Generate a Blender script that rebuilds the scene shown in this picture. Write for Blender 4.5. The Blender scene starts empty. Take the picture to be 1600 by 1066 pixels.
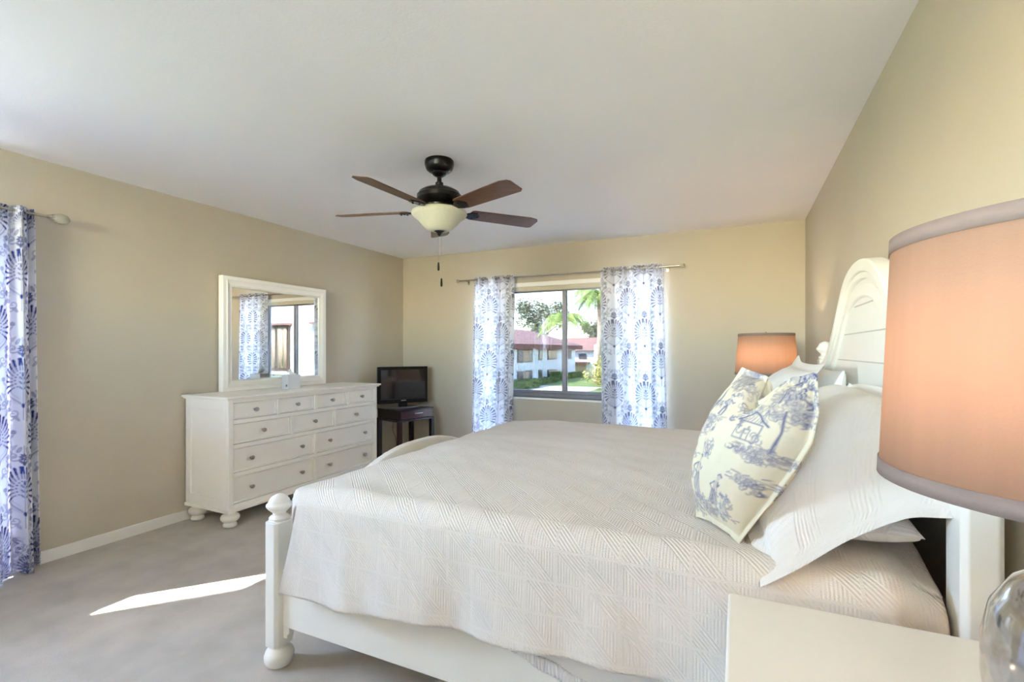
import bpy, bmesh, math, random
import numpy as np
from mathutils import Vector, Matrix
SC = bpy.context.scene
COL = SC.collection
PI = math.pi
rnd = random.Random(7)

# ------------------------------------------------------------------ camera, world, sun, exposure
cam_d = bpy.data.cameras.new('camera'); cam = bpy.data.objects.new('camera', cam_d); COL.objects.link(cam)
cam.location = (0, 0, 1.288); cam.rotation_euler = (PI/2, 0, 0.43503)
cam_d.sensor_width = 36.0; cam_d.lens = 758/1600*36; cam_d.shift_y = 0.00925; cam_d.clip_start = 0.02; cam_d.clip_end = 500
SC.camera = cam
SC.view_settings.view_transform = 'Standard'; SC.view_settings.look = 'None'
SC.view_settings.gamma = 1.0; SC.view_settings.use_curve_mapping = False
SC.view_settings.exposure = 1.6
SC.cycles.use_denoising = True
SC.cycles.max_bounces = 14; SC.cycles.diffuse_bounces = 10; SC.cycles.transparent_max_bounces = 16
SC.cycles.caustics_reflective = False; SC.cycles.caustics_refractive = False
SC.cycles.sample_clamp_indirect = 6.0

SUN_AZ = (0.66, 0.751)          # horizontal heading of the sunlight
SUN_EL = math.radians(42)
world = bpy.data.worlds.new('sky'); SC.world = world; world.use_nodes = True
wn = world.node_tree.nodes; wl = world.node_tree.links
bg = wn['Background']; sky = wn.new('ShaderNodeTexSky'); sky.sky_type = 'NISHITA'
sky.sun_disc = False; sky.sun_elevation = SUN_EL; sky.sun_rotation = math.atan2(-SUN_AZ[0], -SUN_AZ[1])
sky.air_density = 1.0; sky.dust_density = 0.3; sky.ozone_density = 1.5
wl.new(sky.outputs[0], bg.inputs['Color']); bg.inputs['Strength'].default_value = 4.6
sd = bpy.data.lights.new('sun', 'SUN'); sd.energy = 45.0; sd.angle = math.radians(0.6); sd.color = (1.0, 0.94, 0.90)
sun = bpy.data.objects.new('sun', sd); COL.objects.link(sun)
sun.rotation_euler = Vector((SUN_AZ[0]*math.cos(SUN_EL), SUN_AZ[1]*math.cos(SUN_EL), -math.sin(SUN_EL))).to_track_quat('-Z', 'Y').to_euler()
sun.location = (-12, -12, 14)

def portal(name, loc, rot, sx, sy):
    d = bpy.data.lights.new(name, 'AREA'); d.shape = 'RECTANGLE'; d.size = sx; d.size_y = sy
    d.cycles.is_portal = True
    o = bpy.data.objects.new(name, d); COL.objects.link(o); o.location = loc; o.rotation_euler = rot
    return o

# ------------------------------------------------------------------ materials
def lin(c):
    return tuple((v/255/12.92 if v/255 <= 0.04045 else ((v/255+0.055)/1.055)**2.4) for v in c)
def new_mat(name):
    m = bpy.data.materials.new(name); m.use_nodes = True
    return m, m.node_tree.nodes, m.node_tree.links, m.node_tree.nodes['Principled BSDF']
def mat(name, rgb, rough=0.5, metal=0.0, noise=0.0, nscale=40, bump=0.0, bscale=200, spec=0.5, detail=4, stretch=None):
    m, n, l, b = new_mat(name)
    c = lin(rgb)
    b.inputs['Base Color'].default_value = (*c, 1); b.inputs['Roughness'].default_value = rough
    b.inputs['Metallic'].default_value = metal; b.inputs['Specular IOR Level'].default_value = spec
    tc = n.new('ShaderNodeTexCoord'); vec = tc.outputs['Object']
    if stretch:
        mp = n.new('ShaderNodeMapping'); mp.inputs['Scale'].default_value = stretch; l.new(vec, mp.inputs[0]); vec = mp.outputs[0]
    if noise > 0:
        t = n.new('ShaderNodeTexNoise'); t.inputs['Scale'].default_value = nscale; t.inputs['Detail'].default_value = detail
        l.new(vec, t.inputs['Vector'])
        r = n.new('ShaderNodeValToRGB')
        r.color_ramp.elements[0].position = 0.3; r.color_ramp.elements[1].position = 0.7
        r.color_ramp.elements[0].color = (*[max(0, v*(1-noise)) for v in c], 1)
        r.color_ramp.elements[1].color = (*[min(1, v*(1+noise)) for v in c], 1)
        l.new(t.outputs['Fac'], r.inputs[0]); l.new(r.outputs[0], b.inputs['Base Color'])
    if bump > 0:
        t = n.new('ShaderNodeTexNoise'); t.inputs['Scale'].default_value = bscale; t.inputs['Detail'].default_value = 3
        l.new(vec, t.inputs['Vector'])
        bp = n.new('ShaderNodeBump'); bp.inputs['Strength'].default_value = bump; bp.inputs['Distance'].default_value = 0.01
        l.new(t.outputs['Fac'], bp.inputs['Height']); l.new(bp.outputs[0], b.inputs['Normal'])
    return m

M = {}
M['wall'] = mat('olive_wall_paint', (192, 182, 163), 0.62, bump=0.05, bscale=160, noise=0.015, nscale=3)
M['ceiling'] = mat('white_ceiling_paint', (243, 241, 241), 0.9, bump=0.08, bscale=90)
M['trim'] = mat('white_trim_paint', (238, 236, 230), 0.4, noise=0.01, nscale=8)
M['ivory'] = mat('ivory_furniture_paint', (248, 245, 237), 0.33, noise=0.012, nscale=6)
M['ivory2'] = mat('ivory_bed_paint', (236, 233, 224), 0.33, noise=0.012, nscale=6)
M['headrail'] = mat('beige_shade_fabric', (196, 188, 166), 0.8, noise=0.03)
M['carpet'] = mat('carpet_pile', (218, 209, 197), 0.95, noise=0.1, nscale=5, bump=0.9, bscale=420, spec=0.1, detail=8)
M['bronze'] = mat('oil_rubbed_bronze', (15, 13, 12), 0.3, 0.35, noise=0.1, nscale=20)
M['pewter'] = mat('pewter_metal', (176, 172, 166), 0.3, 1.0, noise=0.1, nscale=60)
M['rodmetal'] = mat('brushed_nickel', (190, 184, 172), 0.25, 1.0, noise=0.05, nscale=60)
M['black'] = mat('black_plastic', (9, 9, 11), 0.3, spec=0.3, noise=0.1, nscale=30)
M['blackmatte'] = mat('matte_black_plastic', (24, 24, 26), 0.5, noise=0.1, nscale=30)
M['espresso'] = mat('espresso_wood', (24, 12, 12), 0.3, noise=0.25, nscale=14, stretch=(1, 1, 8))
M['mahogany'] = mat('mahogany_wood', (58, 26, 28), 0.3, noise=0.25, nscale=14, stretch=(8, 1, 1))
M['bladewood'] = mat('walnut_blade_wood', (92, 62, 42), 0.35, noise=0.35, nscale=9, stretch=(1.2, 14, 1))
M['alu'] = mat('grey_aluminium', (128, 126, 130), 0.35, 0.7, noise=0.05, nscale=30)
M['white_cloth'] = mat('white_cotton', (240, 240, 240), 0.9, noise=0.01, nscale=8, bump=0.15, bscale=60, spec=0.1)
M['sheet'] = mat('white_sheet', (236, 234, 236), 0.9, noise=0.01, nscale=8, bump=0.2, bscale=40, spec=0.1)
M['box_white'] = mat('tissue_box_card', (212, 213, 216), 0.7, noise=0.03, nscale=150)
M['tissue'] = mat('tissue_paper', (242, 242, 242), 0.9, noise=0.01, nscale=30)
M['inkgrey'] = mat('dark_grey_ink', (60, 58, 60), 0.6, noise=0.05, nscale=50)
M['cord'] = mat('brown_cord', (70, 48, 34), 0.5, noise=0.1, nscale=60)
M['silver'] = mat('silver_metal', (220, 216, 210), 0.2, 1.0, noise=0.03, nscale=50)
# outside
M['stucco'] = mat('white_stucco', (232, 232, 236), 0.9, noise=0.03, nscale=0.6, bump=0.2, bscale=8)
M['rooftile'] = mat('red_roof_tile', (160, 124, 114), 0.85, noise=0.18, nscale=2.5, bump=0.4, bscale=5)
M['fascia'] = mat('brown_fascia', (120, 76, 66), 0.8, noise=0.1, nscale=1)
M['outwin'] = mat('dark_window_glass', (92, 88, 90), 0.25, noise=0.2, nscale=0.8)
M['outcurtain'] = mat('tan_drape', (196, 172, 148), 0.9, noise=0.15, nscale=2, stretch=(6, 6, 0.2))
M['outframe'] = mat('brown_window_frame', (104, 90, 78), 0.6, noise=0.1, nscale=2)
M['asphalt'] = mat('pale_concrete', (214, 206, 198), 0.9, noise=0.08, nscale=0.8)
M['grass'] = mat('lawn_grass', (128, 150, 84), 0.95, noise=0.3, nscale=1.5, bump=0.4, bscale=6)
M['hedge'] = mat('hedge_leaf', (112, 128, 74), 0.8, noise=0.4, nscale=3)
M['oakleaf'] = mat('oak_leaf', (138, 142, 118), 0.8, noise=0.4, nscale=1.2)
M['palmleaf'] = mat('palm_leaf', (152, 172, 92), 0.7, noise=0.3, nscale=1.5)
M['yellowleaf'] = mat('yellow_green_leaf', (196, 188, 112), 0.8, noise=0.3, nscale=3)
M['bark'] = mat('grey_bark', (188, 166, 150), 0.9, noise=0.25, nscale=3, bump=0.4, bscale=8)

def glass_mat(name, tint, refl=0.06):
    m, n, l, b = new_mat(name); n.remove(b)
    out = n['Material Output']
    tr = n.new('ShaderNodeBsdfTransparent'); tr.inputs[0].default_value = (*tint, 1)
    gl = n.new('ShaderNodeBsdfGlossy'); gl.inputs['Roughness'].default_value = 0.02
    fr = n.new('ShaderNodeFresnel'); fr.inputs['IOR'].default_value = 1.45
    mx = n.new('ShaderNodeMixShader')
    ge = n.new('ShaderNodeNewGeometry'); iv = n.new('ShaderNodeMath'); iv.operation = 'SUBTRACT'; iv.inputs[0].default_value = 1.0
    l.new(ge.outputs['Backfacing'], iv.inputs[1])
    ml = n.new('ShaderNodeMath'); ml.operation = 'MULTIPLY'; l.new(fr.outputs[0], ml.inputs[0]); l.new(iv.outputs[0], ml.inputs[1])
    l.new(ml.outputs[0], mx.inputs[0]); l.new(tr.outputs[0], mx.inputs[1]); l.new(gl.outputs[0], mx.inputs[2]); l.new(mx.outputs[0], out.inputs[0])
    return m
M['pane'] = glass_mat('tinted_window_glass', (0.205, 0.206, 0.208))  # tint added to dim the bright view outside
M['darkpane'] = glass_mat('added_pane_glass', (0.75, 0.76, 0.79))  # glass of the added pane that backlights the blue curtain
M['clearpane'] = glass_mat('clear_window_glass', (0.95, 0.96, 0.96))
m, n, l, b = new_mat('mirror_silvering'); b.inputs['Metallic'].default_value = 1; b.inputs['Roughness'].default_value = 0.0
b.inputs['Base Color'].default_value = (0.93, 0.94, 0.93, 1); M['mirror'] = m
m, n, l, b = new_mat('crystal_glass'); b.inputs['Base Color'].default_value = (*lin((225, 222, 205)), 1); b.inputs['Roughness'].default_value = 0.12
b.inputs['Transmission Weight'].default_value = 0.5; b.inputs['IOR'].default_value = 1.4; M['crystal'] = m
# screen: glossy dark panel
m, n, l, b = new_mat('tv_screen_glass'); b.inputs['Base Color'].default_value = (*lin((10, 11, 18)), 1)
b.inputs['Roughness'].default_value = 0.06; b.inputs['Coat Weight'].default_value = 0.6; b.inputs['Specular IOR Level'].default_value = 0.8; M['screen'] = m
# mercury glass
m, n, l, b = new_mat('mercury_glass'); b.inputs['Metallic'].default_value = 0.9; b.inputs['Roughness'].default_value = 0.12
t = n.new('ShaderNodeTexNoise'); t.inputs['Scale'].default_value = 26; t.inputs['Detail'].default_value = 6
tc = n.new('ShaderNodeTexCoord'); l.new(tc.outputs['Object'], t.inputs[0])
r = n.new('ShaderNodeValToRGB'); r.color_ramp.elements[0].position = 0.35; r.color_ramp.elements[0].color = (*lin((150, 132, 108)), 1)
r.color_ramp.elements[1].position = 0.6; r.color_ramp.elements[1].color = (*lin((214, 210, 204)), 1)
l.new(t.outputs[0], r.inputs[0]); l.new(r.outputs[0], b.inputs['Base Color']); b.inputs['Coat Weight'].default_value = 0.5; M['mercury'] = m

def cloth_translucent(name, rgb, trans=0.35, attr=None, bump=0.1, bscale=300, noise_stretch=None, weave=0.04):
    m, n, l, b = new_mat(name); n.remove(b); out = n['Material Output']
    df = n.new('ShaderNodeBsdfDiffuse'); tl = n.new('ShaderNodeBsdfTranslucent'); mx = n.new('ShaderNodeMixShader'); mx.inputs[0].default_value = trans
    if attr:
        ca = n.new('ShaderNodeVertexColor'); ca.layer_name = attr; src = ca.outputs[0]
    else:
        tc = n.new('ShaderNodeTexCoord'); v = tc.outputs['Object']
        if noise_stretch:
            mp = n.new('ShaderNodeMapping'); mp.inputs['Scale'].default_value = noise_stretch; l.new(v, mp.inputs[0]); v = mp.outputs[0]
        t = n.new('ShaderNodeTexNoise'); t.inputs['Scale'].default_value = 60; l.new(v, t.inputs[0])
        r = n.new('ShaderNodeValToRGB'); c = lin(rgb)
        r.color_ramp.elements[0].color = (*[v_*(1-weave) for v_ in c], 1); r.color_ramp.elements[1].color = (*[min(1, v_*(1+weave)) for v_ in c], 1)
        l.new(t.outputs[0], r.inputs[0]); src = r.outputs[0]
    l.new(src, df.inputs[0]); l.new(src, tl.inputs[0])
    if bump:
        t2 = n.new('ShaderNodeTexNoise'); t2.inputs['Scale'].default_value = bscale
        tc2 = n.new('ShaderNodeTexCoord'); l.new(tc2.outputs['Object'], t2.inputs[0])
        bp = n.new('ShaderNodeBump'); bp.inputs['Strength'].default_value = bump; bp.inputs['Distance'].default_value = 0.005
        l.new(t2.outputs[0], bp.inputs['Height']); l.new(bp.outputs[0], df.inputs['Normal'])
    l.new(df.outputs[0], mx.inputs[1]); l.new(tl.outputs[0], mx.inputs[2]); l.new(mx.outputs[0], out.inputs[0])
    return m
M['curtain'] = cloth_translucent('blue_floral_curtain', None, 0.3, attr='pattern')
M['toile'] = cloth_translucent('toile_print_cloth', None, 0.05, attr='pattern', bump=0.15, bscale=120)
M['shade'] = cloth_translucent('peach_linen_shade', (196, 170, 149), 0.55, bump=0.1, bscale=400, noise_stretch=(1, 1, 0.06), weave=0.06)
M['shadetrim'] = cloth_translucent('grey_shade_trim', (146, 128, 121), 0.1, bump=0.1)
M['bowl'] = cloth_translucent('frosted_glass_bowl', (226, 225, 206), 0.3, bump=0.0, weave=0.06)
M['leafcloth'] = None

# quilted coverlet: squares crossed by diagonal stitching, from UV in metres
def quilt_material(name, rgb, strength=0.5):
    m, n, l, b = new_mat(name)
    b.inputs['Base Color'].default_value = (*lin(rgb), 1); b.inputs['Roughness'].default_value = 0.9; b.inputs['Specular IOR Level'].default_value = 0.15
    uv = n.new('ShaderNodeUVMap'); uv.uv_map = 'cloth'
    sp = n.new('ShaderNodeSeparateXYZ'); l.new(uv.outputs[0], sp.inputs[0])
    def op(o, a, b_=None):
        k = n.new('ShaderNodeMath'); k.operation = o
        for i, q in enumerate((a, b_)):
            if q is None: continue
            if isinstance(q, (int, float)): k.inputs[i].default_value = q
            else: l.new(q, k.inputs[i])
        return k.outputs[0]
    u, v = sp.outputs[0], sp.outputs[1]
    S = 0.092
    cu, cv = op('DIVIDE', u, S), op('DIVIDE', v, S)
    fu, fv = op('FRACT', cu), op('FRACT', cv)
    chk = op('MODULO', op('ADD', op('FLOOR', cu), op('FLOOR', cv)), 2.0)
    chk = op('ABSOLUTE', chk)
    dsum, ddif = op('ADD', u, v), op('SUBTRACT', u, v)
    st1 = op('SINE', op('MULTIPLY', dsum, 2*PI/0.0125)); st2 = op('SINE', op('MULTIPLY', u, 2*PI/0.0085))
    # half of each square is diagonal ribs, the other half fine ribs
    half = op('GREATER_THAN', op('ADD', fu, fv), 1.0)
    sel = op('ABSOLUTE', op('SUBTRACT', half, chk))
    st = op('ADD', op('MULTIPLY', st1, sel), op('MULTIPLY', op('MULTIPLY', st2, 0.55), op('SUBTRACT', 1.0, sel)))
    edge = op('MINIMUM', op('MINIMUM', fu, op('SUBTRACT', 1.0, fu)), op('MINIMUM', fv, op('SUBTRACT', 1.0, fv)))
    line = op('LESS_THAN', edge, 0.045)
    h = op('ADD', op('MULTIPLY', st, op('SUBTRACT', 1.0, line)), op('MULTIPLY', line, 1.2))
    nz = n.new('ShaderNodeTexNoise'); nz.inputs['Scale'].default_value = 260; l.new(uv.outputs[0], nz.inputs[0])
    h = op('ADD', h, op('MULTIPLY', nz.outputs[0], 1.6))
    bp = n.new('ShaderNodeBump'); bp.inputs['Strength'].default_value = strength; bp.inputs['Distance'].default_value = 0.0022
    l.new(h, bp.inputs['Height']); l.new(bp.outputs[0], b.inputs['Normal'])
    return m
M['quilt'] = quilt_material('ivory_quilted_coverlet', (227, 220, 211), 0.42)
M['shamcloth'] = quilt_material('ivory_quilted_sham', (234, 229, 222), 0.33)

# ------------------------------------------------------------------ mesh helpers
class MB:
    def __init__(s): s.v = []; s.f = []; s.uv = None
    def add(s, vs, fs):
        o = len(s.v); s.v += [tuple(p) for p in vs]; s.f += [tuple(i+o for i in q) for q in fs]; return s
    def box(s, x0, x1, y0, y1, z0, z1, mtx=None):
        vs = [Vector((x, y, z)) for z in (z0, z1) for y in (y0, y1) for x in (x0, x1)]
        if mtx: vs = [mtx @ p for p in vs]
        return s.add(vs, [(0, 2, 3, 1), (4, 5, 7, 6), (0, 1, 5, 4), (2, 6, 7, 3), (0, 4, 6, 2), (1, 3, 7, 5)])
    def frustum(s, x0, x1, y0, y1, z0, X0, X1, Y0, Y1, z1):
        vs = [(x0, y0, z0), (x1, y0, z0), (x1, y1, z0), (x0, y1, z0), (X0, Y0, z1), (X1, Y0, z1), (X1, Y1, z1), (X0, Y1, z1)]
        return s.add(vs, [(3, 2, 1, 0), (4, 5, 6, 7), (0, 1, 5, 4), (1, 2, 6, 5), (2, 3, 7, 6), (3, 0, 4, 7)])
    def lathe(s, prof, c=(0, 0, 0), n=32, axis='z', cap=True):
        vs = []; fs = []
        for (r, h) in prof:
            for i in range(n):
                a = 2*PI*i/n; p = (r*math.cos(a), r*math.sin(a), h)
                if axis == 'x': p = (h, p[0], p[1])
                elif axis == 'y': p = (p[1], h, p[0])
                vs.append((c[0]+p[0], c[1]+p[1], c[2]+p[2]))
        for j in range(len(prof)-1):
            for i in range(n):
                k = (i+1) % n; fs.append((j*n+i, j*n+k, (j+1)*n+k, (j+1)*n+i))
        if cap:
            fs.append(tuple(range(n))[::-1]); fs.append(tuple((len(prof)-1)*n+i for i in range(n)))
        return s.add(vs, fs)
    def tube(s, pts, r, n=8):
        pts = [Vector(p) for p in pts]; vs = []; fs = []
        rr = r if isinstance(r, (list, tuple)) else [r]*len(pts)
        for i, p in enumerate(pts):
            d = (pts[min(i+1, len(pts)-1)]-pts[max(i-1, 0)]).normalized()
            a = d.cross(Vector((0, 0, 1)));  a = a.normalized() if a.length > 1e-4 else Vector((1, 0, 0))
            b_ = d.cross(a)
            for k in range(n):
                t = 2*PI*k/n; vs.append(p+rr[i]*(a*math.cos(t)+b_*math.sin(t)))
        for i in range(len(pts)-1):
            for k in range(n):
                q = (k+1) % n; fs.append((i*n+k, i*n+q, (i+1)*n+q, (i+1)*n+k))
        fs.append(tuple(range(n))); fs.append(tuple((len(pts)-1)*n+k for k in range(n))[::-1])
        return s.add(vs, fs)
    def grid(s, fn, nu, nv, uvf=None):
        vs = []; fs = []; uv = []
        for j in range(nv+1):
            for i in range(nu+1):
                vs.append(fn(i/nu, j/nv))
                if uvf: uv.append(uvf(i/nu, j/nv))
        for j in range(nv):
            for i in range(nu):
                a = j*(nu+1)+i; fs.append((a, a+1, a+nu+2, a+nu+1))
        s.uv = uv or None
        return s.add(vs, fs)
    def prism(s, outline, place, depth0, depth1):
        # outline: 2-D points; place(p, q, d) -> world
        n = len(outline)
        vs = [place(p, q, depth0) for p, q in outline]+[place(p, q, depth1) for p, q in outline]
        fs = [tuple(range(n))[::-1], tuple(range(n, 2*n))]+[(i, (i+1) % n, n+(i+1) % n, n+i) for i in range(n)]
        return s.add(vs, fs)
    def build(s, name, material, parent=None, smooth=False, bevel=0.0, seg=2, recalc=True, solid=0.0, angle=40):
        me = bpy.data.meshes.new(name); me.from_pydata([tuple(p) for p in s.v], [], s.f); me.update()
        if s.uv:
            ul = me.uv_layers.new(name='cloth')
            li = np.zeros(len(me.loops), dtype=np.int32); me.loops.foreach_get('vertex_index', li)
            ul.data.foreach_set('uv', np.array(s.uv, dtype=np.float32)[li].ravel())
        if recalc:
            bm = bmesh.new(); bm.from_mesh(me); bmesh.ops.recalc_face_normals(bm, faces=bm.faces); bm.to_mesh(me); bm.free()
        me.materials.append(material)
        o = bpy.data.objects.new(name, me); COL.objects.link(o)
        if smooth:
            me.polygons.foreach_set('use_smooth', [True]*len(me.polygons))
            if smooth == 'auto': me.set_sharp_from_angle(angle=math.radians(angle))
        if solid:
            k = o.modifiers.new('thickness', 'SOLIDIFY'); k.thickness = solid; k.offset = 0
        if bevel:
            k = o.modifiers.new('bevel', 'BEVEL'); k.width = bevel; k.segments = seg; k.limit_method = 'ANGLE'; k.angle_limit = math.radians(40)
        if parent is not None:
            o.parent = parent; o.matrix_parent_inverse = parent.matrix_world.inverted() if parent.type != 'EMPTY' else Matrix.Translation(parent.location).inverted()
        return o
def tag(o, label, cat, group=None, kind=None):
    o['label'] = label; o['category'] = cat
    if group: o['group'] = group
    if kind: o['kind'] = kind
    return o
def thing(name, label, cat, loc, group=None, kind=None):
    o = bpy.data.objects.new(name, None); COL.objects.link(o); o.location = loc; o.empty_display_size = 0.1
    return tag(o, label, cat, group, kind)
def struct(o, label=None, cat=None):
    o['kind'] = 'structure'
    if label: o['label'] = label
    if cat: o['category'] = cat
    return o
def vcol(o, cols):
    a = o.data.color_attributes.new(name='pattern', type='FLOAT_COLOR', domain='POINT')
    c = np.ones((len(o.data.vertices), 4), dtype=np.float32); c[:, :3] = cols
    a.data.foreach_set('color', c.ravel())

# ------------------------------------------------------------------ room shell
XL, XR, YF, YB, H = -3.812, 0.541, 4.954, -4.5, 2.44
T = 0.14
def wall_with_hole(name, axis, at, a0, a1, hole, out, label):
    """axis 'x': wall at x=at spanning y a0..a1; hole = (b0,b1,z0,z1); out = +-1 outward"""
    m_ = MB(); d0, d1 = sorted((at, at+out*T))
    def bx(p0, p1, z0, z1):
        if axis == 'x': m_.box(d0, d1, p0, p1, z0, z1)
        else: m_.box(p0, p1, d0, d1, z0, z1)
    if hole is None: bx(a0, a1, 0, H)
    else:
        b0, b1, z0, z1 = hole
        bx(a0, b0, 0, H); bx(b1, a1, 0, H); bx(b0, b1, z1, H)
        if z0 > 0.001: bx(b0, b1, 0, z0)
    return struct(m_.build(name, M['wall']), label, 'wall')
WIN = (-2.47, -0.98, 0.77, 2.005)     # far window: x0,x1,z0,z1
SLI = (-0.25, 1.0, 1.29, 2.07)       # left window: y0,y1,z0,z1
BAK = (-3.3, -1.5, 0.75, 2.08)        # added back window: x0,x1
BAK = (-2.15, -0.1, 1.0, 2.38)             # back window added for its daylight: x0,x1,z0,z1
LSIDE = (1.05, 1.25, 0.08, 2.07)    # narrow opening added behind the blue curtain to backlight it
lw = MB().box(XL-T, XL, YB, SLI[0], 0, H).box(XL-T, XL, LSIDE[1], YF, 0, H).box(XL-T, XL, SLI[0], LSIDE[1], 2.07, H).box(XL-T, XL, SLI[0], SLI[1], 0, SLI[2])
lw.box(XL-T, XL, SLI[1], LSIDE[0], 0, 2.07).box(XL-T, XL, LSIDE[0], LSIDE[1], 0, LSIDE[2])
struct(lw.build('wall_left', M['wall']), 'olive tan wall behind the white dresser and mirror', 'wall')
SIDEA, SIDEB, SZ = (-2.73, -2.45), (-1.06, -0.70), (0.10, 2.05)   # openings added behind the curtains so daylight makes them glow
WIN = (-2.42, -1.09, 0.77, 2.005)
fw = MB(); cols_ = [(XL-T, SIDEA[0], None), (SIDEA[0], SIDEA[1], SZ), (SIDEA[1], WIN[0], None), (WIN[0], WIN[1], WIN[2:]), (WIN[1], SIDEB[0], None), (SIDEB[0], SIDEB[1], SZ), (SIDEB[1], XR+T, None)]
for (xa, xb, hole) in cols_:
    if hole is None: fw.box(xa, xb, YF, YF+T, 0, H)
    else: fw.box(xa, xb, YF, YF+T, 0, hole[0]).box(xa, xb, YF, YF+T, hole[1], H)
struct(fw.build('wall_far', M['wall']), 'olive tan wall around the curtained window', 'wall')
wall_with_hole('wall_right', 'x', XR, YB, YF, None, 1, 'olive tan wall behind the white headboard')
wall_with_hole('wall_back', 'y', YB, XL-T, XR+T, BAK, -1, 'olive tan wall at the back of the room')
struct(MB().box(XL-T, XR+T, YB-T, YF+T, -0.2, 0.0).build('floor', M['carpet']), 'beige carpeted bedroom floor', 'floor')
struct(MB().box(XL-T, XR+T, YB-T, YF+T, H, H+0.2).build('ceiling', M['ceiling']), 'flat white ceiling', 'ceiling')
struct(MB().box(XL, XR, -1.35, -1.23, 0.0, 1.46).build('light_blocker_wall', M['wall']), 'unseen half-height wall added to shade the bed side', 'wall')  # added behind the camera to keep back-window light off the bed side
bbL = MB().box(XL, XL+0.014, -1.22, YF, 0, 0.075)
struct(bbL.build('baseboard_left', M['trim'], bevel=0.004), 'white baseboard along the left wall', 'baseboard')
struct(MB().box(XL+0.014, XR-0.014, YF-0.014, YF, 0, 0.075).build('baseboard_far', M['trim'], bevel=0.004), 'white baseboard under the window', 'baseboard')
struct(MB().box(XR-0.014, XR, -1.22, YF, 0, 0.075).build('baseboard_right', M['trim'], bevel=0.004), 'white baseboard behind the bed', 'baseboard')
struct(MB().box(-5.66, XL-T-0.01, -3.4, -1.886, -2.75, 6.0).build('sun_blocker_wall', M['stucco']), 'unseen stucco wall added to block the sun beside the side window', 'wall')  # added out of view to cut the sun down to a floor strip

struct(MB().box(-9.0, XL-T-0.012, -2.28, 8.0, -0.22, -0.05).build('bounce_floor_side', M['asphalt']), 'unseen pale slab added to bounce sunlight up through the side window', 'bounce slab')  # unseen sunlit slab, added to throw light up onto the ceiling

struct(MB().box(-11.0, 1.1, 5.6, 15.0, -0.6, -0.4).build('bounce_roof', M['trim']), 'unseen white slab added to bounce sunlight up through the far window', 'roof')  # added below sight of the camera as a reflector for the far ceiling

struct(MB().box(XL-6, XR+4, -14.0, YB-T-0.012, -0.22, -0.05).build('bounce_floor_back', M['trim']), 'unseen white slab added to bounce sunlight through the back window', 'terrace')  # unseen reflector, added to send sunlight into the back of the room
# far window: aluminium slider with two sashes
w1 = struct(thing('window_1', 'two-pane grey aluminium sliding window between the patterned curtains', 'window', ((WIN[0]+WIN[1])/2, YF+0.06, WIN[2])))
x0, x1, z0, z1 = WIN
fy0, fy1 = YF+0.045, YF+0.095
fr = MB().box(x0, x1, fy0, fy1, z0, z0+0.045).box(x0, x1, fy0, fy1, z1-0.04, z1).box(x0, x0+0.04, fy0, fy1, z0, z1).box(x1-0.04, x1, fy0, fy1, z0, z1)
fr.build('window_frame', M['alu'], w1, bevel=0.003)
xm = -1.70
s1 = MB().box(x0+0.04, xm+0.025, fy1-0.03, fy1-0.005, z0+0.045, z0+0.075).box(x0+0.04, xm+0.025, fy1-0.03, fy1-0.005, z1-0.07, z1-0.04)
s1.box(x0+0.04, x0+0.07, fy1-0.03, fy1-0.005, z0+0.075, z1-0.07).box(xm-0.03, xm+0.025, fy1-0.03, fy1-0.005, z0+0.075, z1-0.07)
a = s1.build('sash', M['alu'], w1, bevel=0.003)
MB().box(x0+0.07, xm-0.03, fy1-0.02, fy1-0.015, z0+0.075, z1-0.07).build('pane', M['pane'], a)
s2 = MB().box(xm-0.025, x1-0.04, fy0+0.003, fy0+0.028, z0+0.045, z0+0.08).box(xm-0.025, x1-0.04, fy0+0.003, fy0+0.028, z1-0.07, z1-0.04)
s2.box(xm-0.025, xm+0.02, fy0+0.003, fy0+0.028, z0+0.08, z1-0.07).box(x1-0.07, x1-0.04, fy0+0.003, fy0+0.028, z0+0.08, z1-0.07)
a = s2.build('sash', M['alu'], w1, bevel=0.003)
MB().box(xm+0.02, x1-0.07, fy0+0.012, fy0+0.017, z0+0.08, z1-0.07).build('pane', M['pane'], a)
MB().box(x0-0.03, x1+0.03, YF-0.028, fy0, z0-0.022, z0).build('window_sill', M['trim'], w1, bevel=0.004)
MB().box(x0, x1, YF-0.02, YF+0.02, z1-0.012, z1+0.035).build('head_trim', M['trim'], w1, bevel=0.004)
MB().box(x0+0.005, x1-0.005, YF+0.02, fy0, z1-0.055, z1-0.002).build('shade_headrail', M['headrail'], w1, bevel=0.004)
portal('portal_window', (-1.715, YF+T+0.02, 1.09), (-PI/2, 0, 0), 2.05, 2.0)

for xa, xb in (SIDEA, SIDEB):  # hidden clear panes added to light the far curtains from behind
    sf = MB().box(xa, xb, fy0, fy1, SZ[0], SZ[0]+0.04).box(xa, xb, fy0, fy1, SZ[1]-0.04, SZ[1]).box(xa, xa+0.035, fy0, fy1, SZ[0]+0.04, SZ[1]-0.04).box(xb-0.035, xb, fy0, fy1, SZ[0]+0.04, SZ[1]-0.04).build('added_light_frame', M['alu'], w1, bevel=0.003)
    MB().box(xa+0.035, xb-0.035, fy0+0.02, fy0+0.025, SZ[0]+0.04, SZ[1]-0.04).build('pane', M['clearpane'], sf)
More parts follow.
